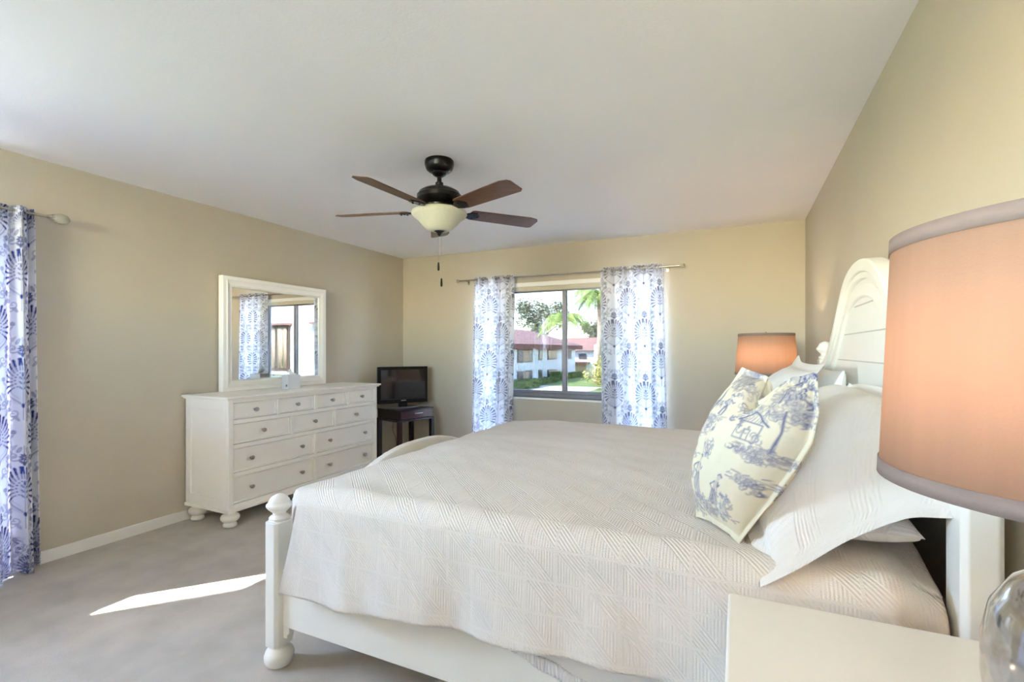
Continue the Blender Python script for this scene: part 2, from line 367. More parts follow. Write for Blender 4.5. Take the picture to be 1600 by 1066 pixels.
# window on the left wall (outside the frame): window_2
d1 = struct(thing('window_2', 'side window behind the blue floral curtain', 'window', (XL-0.06, (SLI[0]+SLI[1])/2, SLI[2])))
y0, y1, z0, z1 = SLI
fx0, fx1 = XL-0.1, XL-0.04
MB().box(fx0, fx1, y0, y1, z1-0.05, z1).box(fx0, fx1, y0, y1, z0, z0+0.04).box(fx0, fx1, y0, y0+0.05, z0+0.04, z1-0.05).box(fx0, fx1, y1-0.05, y1, z0+0.04, z1-0.05).box(fx0+.01, fx1-.01, (y0+y1)/2-0.04, (y0+y1)/2+0.04, z0+0.04, z1-0.05).build('window_frame', M['alu'], d1, bevel=0.003)
MB().box(XL-0.072, XL-0.067, y0+0.05, (y0+y1)/2-0.04, z0+0.04, z1-0.05).build('pane', M['clearpane'], d1)
MB().box(XL-0.072, XL-0.067, (y0+y1)/2+0.04, y1-0.05, z0+0.04, z1-0.05).build('pane', M['clearpane'], d1)
MB().box(fx0+0.02, fx0+0.03, LSIDE[0]+0.025, LSIDE[1]-0.025, LSIDE[2]+0.03, LSIDE[3]-0.03).build('added_pane', M['darkpane'], d1)  # pane added out of sight so the blue curtain is backlit
MB().box(fx0, fx1, LSIDE[0], LSIDE[0]+0.025, LSIDE[2], LSIDE[3]).box(fx0, fx1, LSIDE[1]-0.025, LSIDE[1], LSIDE[2], LSIDE[3]).box(fx0, fx1, LSIDE[0]+.025, LSIDE[1]-.025, LSIDE[2], LSIDE[2]+0.03).box(fx0, fx1, LSIDE[0]+.025, LSIDE[1]-.025, LSIDE[3]-0.03, LSIDE[3]).build('added_pane_frame', M['alu'], d1)
portal('portal_side', (XL-T-0.02, (y0+y1)/2, (z0+z1)/2), (0, -PI/2, 0), z1-z0, y1-y0)
# unseen back window added to light the room: added_window
w2 = struct(thing('added_window', 'unseen wide window added in the back wall for daylight', 'window', ((BAK[0]+BAK[1])/2, YB-0.06, BAK[2])))
x0, x1, z0, z1 = BAK
gy0, gy1 = YB-0.1, YB-0.05
b2 = MB().box(x0, x1, gy0, gy1, z0, z0+0.05).box(x0, x1, gy0, gy1, z1-0.05, z1)
for k in range(4):
    xx = x0+(x1-x0-0.05)*k/3; b2.box(xx, xx+0.05, gy0, gy1, z0+0.05, z1-0.05)
b2.build('window_frame', M['alu'], w2, bevel=0.003)
for k in range(3):
    xa = x0+(x1-x0-0.05)*k/3+0.05; xb = x0+(x1-x0-0.05)*(k+1)/3
    MB().box(xa, xb, YB-0.078, YB-0.073, z0+0.05, z1-0.05).build('pane', M['clearpane'], w2)
portal('portal_back', ((x0+x1)/2, YB-T-0.02, (z0+z1)/2), (PI/2, 0, 0), x1-x0, z1-z0)

# ------------------------------------------------------------------ printed cloth patterns (rasterised strokes)
def seg_dist(X, Y, ax, ay, bx, by):
    dx, dy = bx-ax, by-ay; L = dx*dx+dy*dy+1e-12
    t = np.clip(((X-ax)*dx+(Y-ay)*dy)/L, 0, 1)
    return np.hypot(X-ax-t*dx, Y-ay-t*dy)
class Raster:
    """ink map of a w x h metre tile; strokes wrap round the edges"""
    def __init__(s, w, h, res, wrap=True):
        s.w, s.h, s.res, s.wrap = w, h, res, wrap
        s.nx, s.ny = int(round(w/res)), int(round(h/res))
        s.a = np.zeros((s.ny, s.nx), dtype=np.float32)
        s.X, s.Y = np.meshgrid((np.arange(s.nx)+0.5)*w/s.nx, (np.arange(s.ny)+0.5)*h/s.ny)
    def _put(s, fn, x0, x1, y0, y1, val):
        offs = [(i*s.w, j*s.h) for i in (-1, 0, 1) for j in (-1, 0, 1)] if s.wrap else [(0, 0)]
        for ox, oy in offs:
            i0, i1 = int((x0+ox)/s.res)-2, int((x1+ox)/s.res)+3; j0, j1 = int((y0+oy)/s.res)-2, int((y1+oy)/s.res)+3
            i0, i1, j0, j1 = max(i0, 0), min(i1, s.nx), max(j0, 0), min(j1, s.ny)
            if i0 >= i1 or j0 >= j1: continue
            X, Y = s.X[j0:j1, i0:i1]-ox, s.Y[j0:j1, i0:i1]-oy
            k = np.clip(fn(X, Y), 0, 1)*abs(val)
            A = s.a[j0:j1, i0:i1]
            s.a[j0:j1, i0:i1] = np.maximum(A, k) if val > 0 else A*(1-k)
    def line(s, pts, wd, val=1.0):
        e = s.res*0.7
        for (ax, ay), (bx, by) in zip(pts[:-1], pts[1:]):
            s._put(lambda X, Y: (wd/2+e-seg_dist(X, Y, ax, ay, bx, by))/(2*e)+0.0, min(ax, bx)-wd, max(ax, bx)+wd, min(ay, by)-wd, max(ay, by)+wd, val)
    def ell(s, cx, cy, rx, ry, ang=0.0, val=1.0):
        c, sn = math.cos(ang), math.sin(ang); R = max(rx, ry)
        def fn(X, Y):
            p, q = (X-cx)*c+(Y-cy)*sn, -(X-cx)*sn+(Y-cy)*c
            return (1-np.hypot(p/rx, q/ry))*min(rx, ry)/(s.res*1.0)+0.5
        s._put(fn, cx-R, cx+R, cy-R, cy+R, val)
    def sample(s, u, v):
        fx, fy = u/s.w*s.nx-0.5, v/s.h*s.ny-0.5
        i, j = np.floor(fx).astype(int), np.floor(fy).astype(int); tx, ty = fx-i, fy-j
        if s.wrap: g = lambda a_, b_: s.a[b_ % s.ny, a_ % s.nx]
        else: g = lambda a_, b_: s.a[np.clip(b_, 0, s.ny-1), np.clip(a_, 0, s.nx-1)]
        return (g(i, j)*(1-tx)+g(i+1, j)*tx)*(1-ty)+(g(i, j+1)*(1-tx)+g(i+1, j+1)*tx)*ty

TW, TH = 0.34, 0.62
dam = Raster(TW, TH, 0.003)
def spiral(cx, cy, r, turns, a0, sgn, wd, val):
    pts = [(cx+r*(1-t/28*0.85)*math.cos(a0+sgn*turns*2*PI*t/28), cy+r*(1-t/28*0.85)*math.sin(a0+sgn*turns*2*PI*t/28)) for t in range(29)]
    dam.line(pts, wd, val)
def medallion(cx, cy):
    # dome of tapering petals round a beaded heart, pointed below
    for k in range(17):
        a = math.radians(-38+k*256/16)
        ca, sa = math.cos(a), math.sin(a); b2 = a+0.10*(1 if ca > 0 else -1)
        ex, ey = 0.92, 1.24
        r0, r1 = 0.052, 0.101
        pts = [(cx+(r0+(r1-r0)*t)*ex*math.cos(a+(b2-a)*t), cy+(r0+(r1-r0)*t)*ey*math.sin(a+(b2-a)*t)) for t in (0, 0.5, 1)]
        dam.line(pts[:2], 0.0065, 0.85); dam.line(pts[1:], 0.0115, 1.0)
        dam.ell(pts[2][0], pts[2][1], 0.0095, 0.0075, a, 1.0)
    for k in range(13):
        a = math.radians(-44+k*268/12)
        dam.ell(cx+0.036*math.cos(a), cy+0.049*math.sin(a), 0.0046, 0.0046, 0, 0.85)
    dam.ell(cx, cy, 0.026, 0.038, 0, 0.22)
    dam.line([(cx, cy-0.13), (cx, cy+0.03)], 0.004, 0.75)
    for s_ in (-1, 1):
        for h_ in (-0.045, -0.015, 0.012): dam.ell(cx+s_*0.012, cy+h_+0.006, 0.012, 0.005, s_*0.8, 0.8)
        dam.line([(cx+s_*0.078, cy-0.06), (cx+s_*0.06, cy-0.09), (cx+s_*0.03, cy-0.115), (cx, cy-0.14)], 0.005, 0.8)
        dam.line([(cx+s_*0.062, cy-0.055), (cx+s_*0.045, cy-0.08), (cx+s_*0.02, cy-0.1)], 0.003, 0.6)
    dam.ell(cx, cy-0.14, 0.010, 0.014, 0, 1.0); dam.ell(cx, cy+0.036, 0.008, 0.012, 0, 0.9)
def flower(cx, cy, r=0.017, val=0.9):
    for k in range(8):
        a = k*PI/4; dam.ell(cx+r*0.72*math.cos(a), cy+r*0.72*math.sin(a), r*0.42, r*0.22, a, val)
    dam.ell(cx, cy, r*0.32, r*0.32, 0, val); dam.ell(cx, cy, r*0.14, r*0.14, 0, -1)
def leaf(cx, cy, a, s_=0.018, val=0.6):
    dam.ell(cx, cy, s_, s_*0.42, a, val); dam.ell(cx, cy, s_*0.72, s_*0.22, a, -0.75)
    dam.line([(cx-s_*math.cos(a), cy-s_*math.sin(a)), (cx+s_*math.cos(a), cy+s_*math.sin(a))], 0.0026, val)
for (mx_, my_) in ((0.085, 0.17), (0.255, 0.48)):
    dam.ell(mx_, my_-0.01, 0.098, 0.13, 0, 0.13)
    medallion(mx_, my_)
    for s_ in (-1, 1):
        spiral(mx_+s_*0.045, my_+0.185, 0.03, 1.35, PI/2+s_*PI/2, s_, 0.0046, 0.7)
        spiral(mx_+s_*0.042, my_-0.185, 0.026, 1.2, PI/2-s_*PI/2, -s_, 0.0044, 0.65)
        spiral(mx_+s_*0.118, my_+0.1, 0.022, 1.2, PI/2, s_, 0.004, 0.6); spiral(mx_+s_*0.12, my_-0.08, 0.02, 1.2, -PI/2, -s_, 0.004, 0.6)
        pts = [(mx_+s_*(0.098+0.02*math.sin(t*0.55)), my_-0.17+t*0.03) for t in range(13)]
        dam.line(pts, 0.004, 0.6)
        for t in range(12): leaf(mx_+s_*(0.098+0.02*math.sin(t*0.55))+s_*(0.012 if t % 2 else -0.012), my_-0.16+t*0.03, PI/2-s_*(0.7 if t % 2 else -0.7), 0.0135, 0.6)
        leaf(mx_+s_*0.07, my_+0.135, s_*0.9, 0.021, 0.75); leaf(mx_+s_*0.022, my_+0.225, PI/2+s_*0.5, 0.019, 0.7)
        leaf(mx_+s_*0.073, my_-0.125, -s_*0.7, 0.019, 0.7); leaf(mx_+s_*0.03, my_-0.215, PI/2-s_*0.6, 0.017, 0.7)
        flower(mx_+s_*0.085, my_+0.19, 0.016); flower(mx_+s_*0.072, my_-0.165, 0.014, 0.9)
        flower(mx_+s_*0.125, my_+0.015, 0.012, 0.8)
    flower(mx_, my_+0.185, 0.021, 1.0); dam.ell(mx_, my_+0.15, 0.010, 0.014, 0, 0.9)
    dam.line([(mx_, my_+0.2), (mx_, my_+0.25)], 0.0045, 0.7); dam.line([(mx_, my_-0.14), (mx_, my_-0.22)], 0.0045, 0.7)
    for s_ in (-1, 1): dam.ell(mx_+s_*0.014, my_+0.157, 0.014, 0.007, s_*0.7, 0.8)
INK = np.array(lin((52, 66, 138))); CLOTH = np.array(lin((238, 239, 244)))
INKFAR = np.array(lin((48, 54, 98)))

def curtain(name, label, axis, at, a_top, a_bot, z0, z1, fabric, ink, seed, folds, group, toward, nv=460, step=0.0042, amp=0.026):
    """gathered panel; axis 'y' = hangs in plane y=at along x ; a_top/a_bot = (start,end) on rod and at hem; toward = room side sign"""
    r_ = random.Random(seed)
    nu = int(fabric/step)
    ph = [r_.uniform(0, 6.28) for _ in range(5)]
    U, V = np.meshgrid(np.linspace(0, 1, nu+1), np.linspace(0, 1, nv+1))   # V: 0 hem .. 1 top
    lo = a_bot[0]*(1-V**0.8)+a_top[0]*V**0.8; hi = a_bot[1]*(1-V**0.8)+a_top[1]*V**0.8
    w = U+0.012*np.sin(2*PI*U*folds*0.5+ph[0])
    k = 0.55+0.45*(1-V)
    dep = amp*k*(np.sin(2*PI*folds*U+ph[1]+0.5*np.sin(3*U+ph[2])+0.25*np.sin(2.2*V+ph[3]))+0.42*np.sin(2*PI*folds*2.3*U+ph[4]))
    top = np.clip((V-0.945)/0.055, 0, 1)
    dep += top*0.008*np.sin(2*PI*folds*4.5*U)-0.0
    rod = np.exp(-((V-0.972)/0.008)**2)*0.006
    A = lo+(hi-lo)*w+0.004*np.sin(2*PI*folds*U+1.3)*k
    Z = z0+(z1-z0)*V+0.006*np.sin(2*PI*folds*U+ph[0])*(1-V)
    D = at+toward*(dep-rod)
    P = np.stack([A, D, Z] if axis == 'y' else [D, A, Z], -1).reshape(-1, 3)
    idx = np.arange((nu+1)*(nv+1)).reshape(nv+1, nu+1)
    F = np.stack([idx[:-1, :-1], idx[:-1, 1:], idx[1:, 1:], idx[1:, :-1]], -1).reshape(-1, 4)
    me = bpy.data.meshes.new(name); me.from_pydata(P.tolist(), [], F.tolist()); me.update()
    me.materials.append(M['curtain']); me.polygons.foreach_set('use_smooth', [True]*len(me.polygons))
    o = bpy.data.objects.new(name, me); COL.objects.link(o)
    fu, fv = U*fabric+r_.uniform(0, .3), (z1-z0)*V
    I = dam.sample(fu.ravel(), fv.ravel())
    # denser border rows at hem and heading
    bd = np.clip(np.maximum((0.10-V)/0.02, (V-0.945)/0.02), 0, 1).ravel()
    I2 = dam.sample(fu.ravel()*1.9+0.05, fv.ravel()*1.9+0.1)
    I = np.clip(np.maximum(I, bd*I2), 0, 1)[:, None]
    vcol(o, CLOTH*(1-I)+ink*I if ink is INK else CLOTH*(1-0.8*I)+ink*0.8*I)
    k_ = o.modifiers.new('thickness', 'SOLIDIFY'); k_.thickness = 0.0015; k_.offset = 0
    return tag(o, label, 'curtain', group)
G_ = 'curtains at the far window'
curtain('curtain', 'patterned curtain on the left side of the far window', 'y', YF-0.085, (-2.755, -2.235), (-2.80, -2.275), 0.06, 2.125, 0.58, INKFAR, 3, 4, G_, -1, amp=0.03)
curtain('curtain', 'wider patterned curtain on the right side of the far window', 'y', YF-0.085, (-1.27, -0.655), (-1.255, -0.60), 0.06, 2.13, 0.70, INKFAR, 5, 4, G_, -1, amp=0.03)
curtain('curtain', 'blue and white floral curtain hanging at the left edge beside the bare wall', 'x', XL+0.1, (0.62, 1.40), (0.62, 1.43), 0.012, 2.11, 1.75, INK, 8, 7, None, 1, amp=0.05)

def rod_between(name, label, p0, p1, axis, bracket_at, kinds, group=None, wall=None):
    t_ = thing(name, label, 'curtain rod', tuple((Vector(p0)+Vector(p1))/2))
    MB().tube([p0, p1], 0.0075, 14).build('pole', M['rodmetal'], t_, smooth='auto')
    for q in bracket_at:
        b_ = MB()
        if axis == 'y': b_.tube([(q, p0[1], p0[2]), (q, wall, p0[2]-0.01)], 0.005, 8).box(q-0.012, q+0.012, wall-0.004, wall, p0[2]-0.04, p0[2]+0.02)
        else: b_.tube([(p0[0], q, p0[2]), (wall, q, p0[2]-0.01)], 0.005, 8).box(wall, wall+0.004, q-0.012, q+0.012, p0[2]-0.04, p0[2]+0.02)
        b_.build('bracket', M['rodmetal'], t_)
    for (p, s_) in kinds:
        d = Vector((s_, 0, 0)) if axis == 'y' else Vector((0, s_, 0))
        if name == 'curtain_rod' and axis == 'x':
            c_ = Vector(p)+d*0.068
            prof = [(0.004, -0.042), (0.016, -0.038), (0.026, -0.024), (0.031, -0.006), (0.030, 0.012), (0.024, 0.028), (0.012, 0.039), (0.003, 0.042)]
            f = MB().lathe(prof, tuple(c_), 20, 'y').build('finial', M['crystal'], t_, smooth=True); f['label'] = 'clear crystal ball finial'
            cl = MB()
            for k in range(6):
                a_ = k*PI/3; e1 = Vector((math.cos(a_)*0.008, 0, math.sin(a_)*0.008)); e2 = Vector((math.cos(a_)*0.022, 0, math.sin(a_)*0.022))
                cl.tube([Vector(p)+e1, Vector(p)+d*0.015+e1*1.6, Vector(p)+d*0.032+e2], 0.0025, 6)
            cl.build('finial_collar', M['rodmetal'], t_)
        else:
            f = MB().lathe([(0.009, -0.006), (0.012, 0), (0.010, 0.01), (0.017, 0.016), (0.02, 0.024), (0.017, 0.033), (0.006, 0.038)] if s_ > 0 else
                       [(0.009, 0.006), (0.012, 0), (0.010, -0.01), (0.017, -0.016), (0.02, -0.024), (0.017, -0.033), (0.006, -0.038)], p, 16, 'x').build('finial', M['crystal'], t_, smooth=True)
    return t_
rod_between('curtain_rod', 'thin metal curtain rod over the far window with small finials', (-2.94, YF-0.085, 2.098), (-0.49, YF-0.085, 2.098), 'y', (-2.86, -0.62), (((-2.94, YF-0.085, 2.098), -1), ((-0.49, YF-0.085, 2.098), 1)), wall=YF)
rod_between('curtain_rod', 'curtain rod with clear ball finial on the left wall', (XL+0.1, -1.6, 2.083), (XL+0.1, 1.445, 2.083), 'x', (-1.5, 1.2), (((XL+0.1, 1.445, 2.083), 1),), wall=XL)

# ------------------------------------------------------------------ ceiling fan
FX, FY = -1.641, 2.485
fan = thing('ceiling_fan', 'dark bronze ceiling fan with five walnut blades and a frosted bowl light', 'ceiling fan', (FX, FY, H))
c = (FX, FY, 0)
MB().lathe([(0.084, H), (0.088, H-0.006), (0.088, H-0.03), (0.084, H-0.036), (0.084, H-0.041), (0.078, H-0.056), (0.062, H-0.068), (0.046, H-0.074), (0.04, H-0.086), (0.026, H-0.096), (0.014, H-0.1)][::-1], c, 40).build('canopy', M['bronze'], fan, smooth='auto')
MB().lathe([(0.0135, 2.27), (0.0135, 2.34)], c, 20).lathe([(0.02, 2.285), (0.024, 2.29), (0.024, 2.305), (0.018, 2.31)], c, 20).build('downrod', M['bronze'], fan, smooth='auto')
MB().lathe([(0.07, 2.135), (0.085, 2.15), (0.088, 2.165), (0.1, 2.172), (0.122, 2.186), (0.134, 2.203), (0.135, 2.226), (0.128, 2.232), (0.122, 2.245), (0.095, 2.262), (0.05, 2.275), (0.022, 2.285)], c, 48).build('motor_housing', M['bronze'], fan, smooth='auto', angle=30)
blade = None
for k in range(5):
    th = math.radians(24.9+26+72*k)
    R_ = Matrix.Translation((FX, FY, 2.135)) @ Matrix.Rotation(th, 4, 'Z')
    tilt = Matrix.Rotation(math.radians(-12), 4, 'X')
    out = [(0.20, -0.052), (0.215, -0.058), (0.60, -0.068), (0.648, -0.055), (0.662, -0.035), (0.655, 0.055), (0.635, 0.068), (0.215, 0.058), (0.20, 0.052), (0.193, 0.03), (0.193, -0.03)]
    b_ = MB().prism(out, lambda p, q, d: R_ @ tilt @ Vector((p, q, d)), -0.003, 0.003).build('blade', M['bladewood'], fan, bevel=0.0015)
    ir = MB()
    ir.prism([(0.07, -0.017), (0.13, -0.013), (0.165, -0.02), (0.2, -0.042), (0.235, -0.04), (0.25, -0.02), (0.262, 0), (0.25, 0.02), (0.235, 0.04), (0.2, 0.042), (0.165, 0.02), (0.13, 0.013), (0.07, 0.017)],
             lambda p, q, d: R_ @ (tilt if p > 0.15 else Matrix.Identity(4)) @ Vector((p, q, d-0.006+(0.0 if p > 0.15 else 0.016))), -0.004, 0.003)
    for (sx, sy) in ((0.215, -0.024), (0.215, 0.024), (0.245, 0.0)):
        q = R_ @ tilt @ Vector((sx, sy, -0.013)); ir.lathe([(0.004, -0.003), (0.006, 0), (0.006, 0.004)], tuple(q), 10)
    i_ = ir.build('blade_iron', M['bronze'], b_, bevel=0.002)
MB().lathe([(0.07, 2.10), (0.075, 2.115), (0.075, 2.14)], c, 32).build('light_kit', M['bronze'], fan, smooth='auto')
prof = [(0.02, 2.012), (0.055, 2.016), (0.082, 2.03), (0.108, 2.056), (0.132, 2.084), (0.155, 2.1), (0.166, 2.114), (0.163, 2.126), (0.15, 2.134)]
MB().lathe(prof, c, 56, cap=False).build('light_bowl', M['bowl'], fan, smooth=True, solid=0.004)
MB().lathe([(0.004, 1.982), (0.008, 1.985), (0.013, 1.997), (0.022, 2.006), (0.035, 2.013), (0.03, 2.018)], c, 24).build('finial', M['bronze'], fan, smooth=True)
for (dx, dy, zb, nm) in ((-0.004, -0.004, 1.772, 0), (0.012, 0.004, 1.675, 1)):
    ch = MB().tube([(FX+dx, FY+dy, 1.98), (FX+dx, FY+dy, zb+0.05)], 0.0012, 6).build('pull_chain', M['pewter'], fan)
    MB().lathe([(0.003, zb), (0.0062, zb+0.004), (0.0068, zb+0.02), (0.005, zb+0.046), (0.002, zb+0.052)], (FX+dx, FY+dy, 0), 12).build('pull', M['bronze'], ch, smooth=True)

# ------------------------------------------------------------------ dresser
DX0, DX1, DY0, DY1, DZ = -3.79, -3.30, 2.29, 3.865, 0.955
dr = thing('dresser', 'white eleven-drawer dresser with bun feet against the left wall', 'dresser', ((DX0+DX1)/2, (DY0+DY1)/2, 0))
body = MB().box(DX0, DX1-0.045, DY0+0.012, DY1-0.012, 0.125, DZ-0.03)
# side framing: stiles and rails on both ends
for (ya, yb) in ((DY0, DY0+0.012), (DY1-0.012, DY1)):
    body.box(DX0, DX0+0.055, ya, yb, 0.142, DZ-0.03).box(DX1-0.065, DX1-0.022, ya, yb, 0.142, DZ-0.03)
    body.box(DX0+0.055, DX1-0.065, ya, yb, 0.142, 0.215).box(DX0+0.055, DX1-0.065, ya, yb, DZ-0.10, DZ-0.03)
rows = [(0.783, 0.905, [2.328, 2.70, 2.722, 3.072, 3.098, 3.458, 3.482, 3.828]), (0.605, 0.752, [2.328, 2.828, 2.852, 3.308, 3.332, 3.828]),
        (0.398, 0.574, [2.328, 3.072, 3.098, 3.828]), (0.172, 0.367, [2.328, 3.072, 3.098, 3.828])]
fa, fb = DX1-0.022, DX1
body.box(fa, fb, DY0, rows[0][2][0], 0.125, DZ-0.03).box(fa, fb, rows[0][2][-1], DY1, 0.125, DZ-0.03)
zs = [0.125]+[z for r_ in rows[::-1] for z in r_[:2]]+[DZ-0.03]
for i in range(0, len(zs), 2): body.box(fa, fb, rows[0][2][0], rows[0][2][-1], zs[i], zs[i+1])
for (za, zb, ys) in rows:
    for i in range(1, len(ys)-1, 2): body.box(fa, fb, ys[i], ys[i+1], za, zb)
body.box(DX0-0.0, DX1+0.01, DY0-0.01, DY1+0.01, 0.118, 0.142)
body.build('carcass', M['ivory'], dr, bevel=0.003)
tp = MB().box(DX0-0.004, DX1+0.018, DY0-0.02, DY1+0.02, DZ-0.03, DZ-0.018).box(DX0-0.004, DX1+0.03, DY0-0.032, DY1+0.032, DZ-0.018, DZ)
tp.build('dresser_top', M['ivory'], dr, bevel=0.006, seg=3)
for fx in (DX0+0.06, DX1-0.06):
    for fy in (DY0+0.055, DY1-0.055):
        MB().lathe([(0.034, 0.0), (0.044, 0.006), (0.047, 0.018), (0.04, 0.032), (0.034, 0.038), (0.05, 0.046), (0.062, 0.06), (0.064, 0.075), (0.056, 0.09), (0.04, 0.1), (0.038, 0.118)], (fx, fy, 0), 28).build('foot', M['ivory'], dr, smooth='auto', angle=50)
def knob(parent, y, z, x=DX1, s=-1, mat_='pewter'):
    k = MB().lathe([(0.008, 0.0), (0.009, 0.003), (0.005, 0.006), (0.005, 0.013), (0.009, 0.016), (0.0145, 0.021), (0.015, 0.026), (0.011, 0.03), (0.003, 0.032)], (0, 0, 0), 16, 'x')
    if s > 0: k.v = [(x+p[0]-0.012, y+p[1]*1.25, z+p[2]) for p in k.v]
    else: k.v = [(x-p[0]+0.0, y+p[1]*1.25, z+p[2]) for p in k.v]
    o = k.build('knob', M[mat_], parent, smooth='auto', angle=50); return o
for ri, (za, zb, ys) in enumerate(rows):
    for i in range(0, len(ys), 2):
        ya, yb = ys[i], ys[i+1]; g = 0.0035
        d = MB().box(fa-0.02, DX1-0.018, ya+g, yb-g, za+g, zb-g)
        # raised bead round the drawer front
        bw = 0.011
        for (p0, p1, q0, q1) in ((ya+g, yb-g, za+g, za+g+bw), (ya+g, yb-g, zb-g-bw, zb-g), (ya+g, ya+g+bw, za+g+bw, zb-g-bw), (yb-g-bw, yb-g, za+g+bw, zb-g-bw)):
            d.box(DX1-0.018, DX1-0.007, p0, p1, q0, q1)
        do = d.build('drawer', M['ivory'], dr, bevel=0.002)
        zk = (za+zb)/2
        if ri < 2: kp = [(ya+yb)/2]
        else: kp = [ya+0.15, yb-0.13]
        for yk in kp: knob(do, yk, zk, DX1-0.006, 1)

# dresser mirror
MIRROR_TURN = -0.35
mi = thing('mirror', 'rectangular mirror in a wide white moulded frame standing on the dresser', 'mirror', (-3.765, 3.085, DZ))
MY0, MY1, MZ0, MZ1 = 2.548, 3.625, DZ+0.001, 1.895
def frame_ring(m_, y0, y1, z0, z1, prof):
    """moulding swept round a rectangle; prof = [(inset, x)]"""
    vs = []; fs = []
    n_ = len(prof)
    for (cy_, cz_, sy, sz) in ((y0, z0, 1, 1), (y1, z0, -1, 1), (y1, z1, -1, -1), (y0, z1, 1, -1)):
        for (ins, x) in prof: vs.append((x, cy_+sy*ins, cz_+sz*ins))
    for k in range(4):
        a_, b_ = k*n_, ((k+1) % 4)*n_
        for j in range(n_): fs.append((a_+j, a_+(j+1) % n_, b_+(j+1) % n_, b_+j))
    m_.add(vs, fs)
fm = MB()
frame_ring(fm, MY0, MY1, MZ0, MZ1, [(0, -3.79), (0, -3.742), (0.004, -3.738), (0.03, -3.738), (0.036, -3.733), (0.044, -3.735), (0.056, -3.742), (0.072, -3.747), (0.08, -3.744), (0.086, -3.748), (0.09, -3.757), (0.09, -3.79)])
fm.build('mirror_frame', M['ivory'], mi, smooth='auto', angle=20)
MB().box(-0.003, 0.003, MY0+0.082-3.0865, MY1-0.082-3.0865, MZ0+0.082, MZ1-0.082, Matrix.Translation((-3.761, 3.0865, 0)) @ Matrix.Rotation(math.radians(MIRROR_TURN), 4, 'Z')).build('mirror_glass', M['mirror'], mi)
MB().box(-3.789, -3.769, MY0+0.01, MY1-0.01, MZ0+0.01, MZ1-0.01).build('backing', M['ivory'], mi)

# tissue box
tb = thing('tissue_box', 'white cube tissue box in front of the mirror on the dresser', 'tissue box', (-3.55, 3.03, DZ))
Rz = Matrix.Translation((-3.555, 3.045, DZ)) @ Matrix.Rotation(math.radians(-12), 4, 'Z')
MB().box(-0.056, 0.056, -0.056, 0.056, 0.0008, 0.122, Rz).build('carton', M['box_white'], tb, bevel=0.002)
ti = MB()
ti.grid(lambda u, v: Rz @ Vector(((u-0.5)*0.075*(1+0.25*math.sin(9*v))+0.006*math.sin(14*v), 0.022*math.sin(u*7+v*2)*(0.4+v), 0.118+v*(0.028+0.014*math.sin(u*5+0.6)+0.008*math.sin(u*13)))), 24, 12)
ti.build('tissue', M['tissue'], tb, smooth=True, solid=0.0008)
lg = MB()
for k in range(1):
    pts = [Rz @ Vector((0.0568, -0.026+0.0125*(1-t/40*0.75)*math.cos(2*PI*1.6*t/40), 0.026+0.0125*(1-t/40*0.75)*math.sin(2*PI*1.6*t/40))) for t in range(41)]
    lg.tube(pts, 0.0016, 5)
# the mark sits on the two faces seen from the bed side
pts = [Rz @ Vector((0.03+0.0125*(1-t/40*0.75)*math.cos(2*PI*1.6*t/40), -0.0568, 0.026+0.0125*(1-t/40*0.75)*math.sin(2*PI*1.6*t/40))) for t in range(41)]
lg2 = MB().tube(pts, 0.0018, 5)
lg2.build('printed_mark', M['inkgrey'], tb)

# ------------------------------------------------------------------ TV stand and television
ang = math.atan2(0.26, 0.966)       # stand turned a little to the room
ST = Matrix.Translation((-3.33, 4.26, 0)) @ Matrix.Rotation(-ang, 4, 'Z')   # local: +x = front, y = along front, origin front-left corner
sw, sdp, sh = 0.50, 0.42, 0.63
st = thing('tv_stand', 'dark espresso side table with one drawer in the corner under the television', 'side table', tuple(ST @ Vector((-sdp/2, sw/2, 0))))
MB().box(-sdp, -0.018, 0.02, sw-0.02, sh-0.105, sh-0.012, ST).build('box', M['espresso'], st, bevel=0.003)
MB().box(-sdp, 0.0, 0.012, sw-0.012, sh-0.012, sh, ST).build('table_top', M['espresso'], st, bevel=0.003)
dw = MB().box(-0.018, -0.002, 0.022, sw-0.022, sh-0.1, sh-0.016, ST).build('drawer', M['mahogany'], st, bevel=0.002)
MB().tube([ST @ Vector((-0.004, 0.2, sh-0.045)), ST @ Vector((0.02, 0.2, sh-0.045)), ST @ Vector((0.022, 0.21, sh-0.045)), ST @ Vector((0.022, 0.30, sh-0.045)), ST @ Vector((0.02, 0.31, sh-0.045)), ST @ Vector((-0.004, 0.31, sh-0.045))], 0.006, 8).build('handle', M['silver'], dw)
MB().box(-sdp, 0.0, 0.0, sw, sh-0.13, sh-0.108, ST).build('shelf_frame', M['espresso'], st, bevel=0.002)
for (lx, ly) in ((-0.045, 0), (-0.045, sw-0.045), (-sdp, 0), (-sdp, sw-0.045)):
    MB().box(lx, lx+0.045, ly, ly+0.045, 0.0, sh-0.13, ST).build('leg', M['espresso'] if lx < -0.1 else M['mahogany'] if ly == 0 else M['espresso'], st, bevel=0.002)
TVM = Matrix.Translation((-3.475, 4.525, 0)) @ Matrix.Rotation(-math.radians(33), 4, 'Z')
tv = thing('television', 'black flat-screen television on the dark side table in the corner', 'television', tuple(TVM @ Vector((0, 0, sh))))
MB().box(-0.05, 0.0, -0.295, 0.295, 0.685, 1.103, TVM).box(-0.085, -0.05, -0.2, 0.2, 0.72, 1.04, TVM).build('casing', M['black'], tv, bevel=0.008, seg=3)
MB().box(0.0, 0.0018, -0.262, 0.262, 0.742, 1.068, TVM).build('screen', M['screen'], tv)
MB().box(0.0, 0.0015, -0.03, 0.03, 0.712, 0.72, TVM).build('maker_badge', M['silver'], tv)
MB().box(0.0, 0.0012, -0.27, 0.27, 0.732, 0.735, TVM).build('bezel_line', M['alu'], tv)
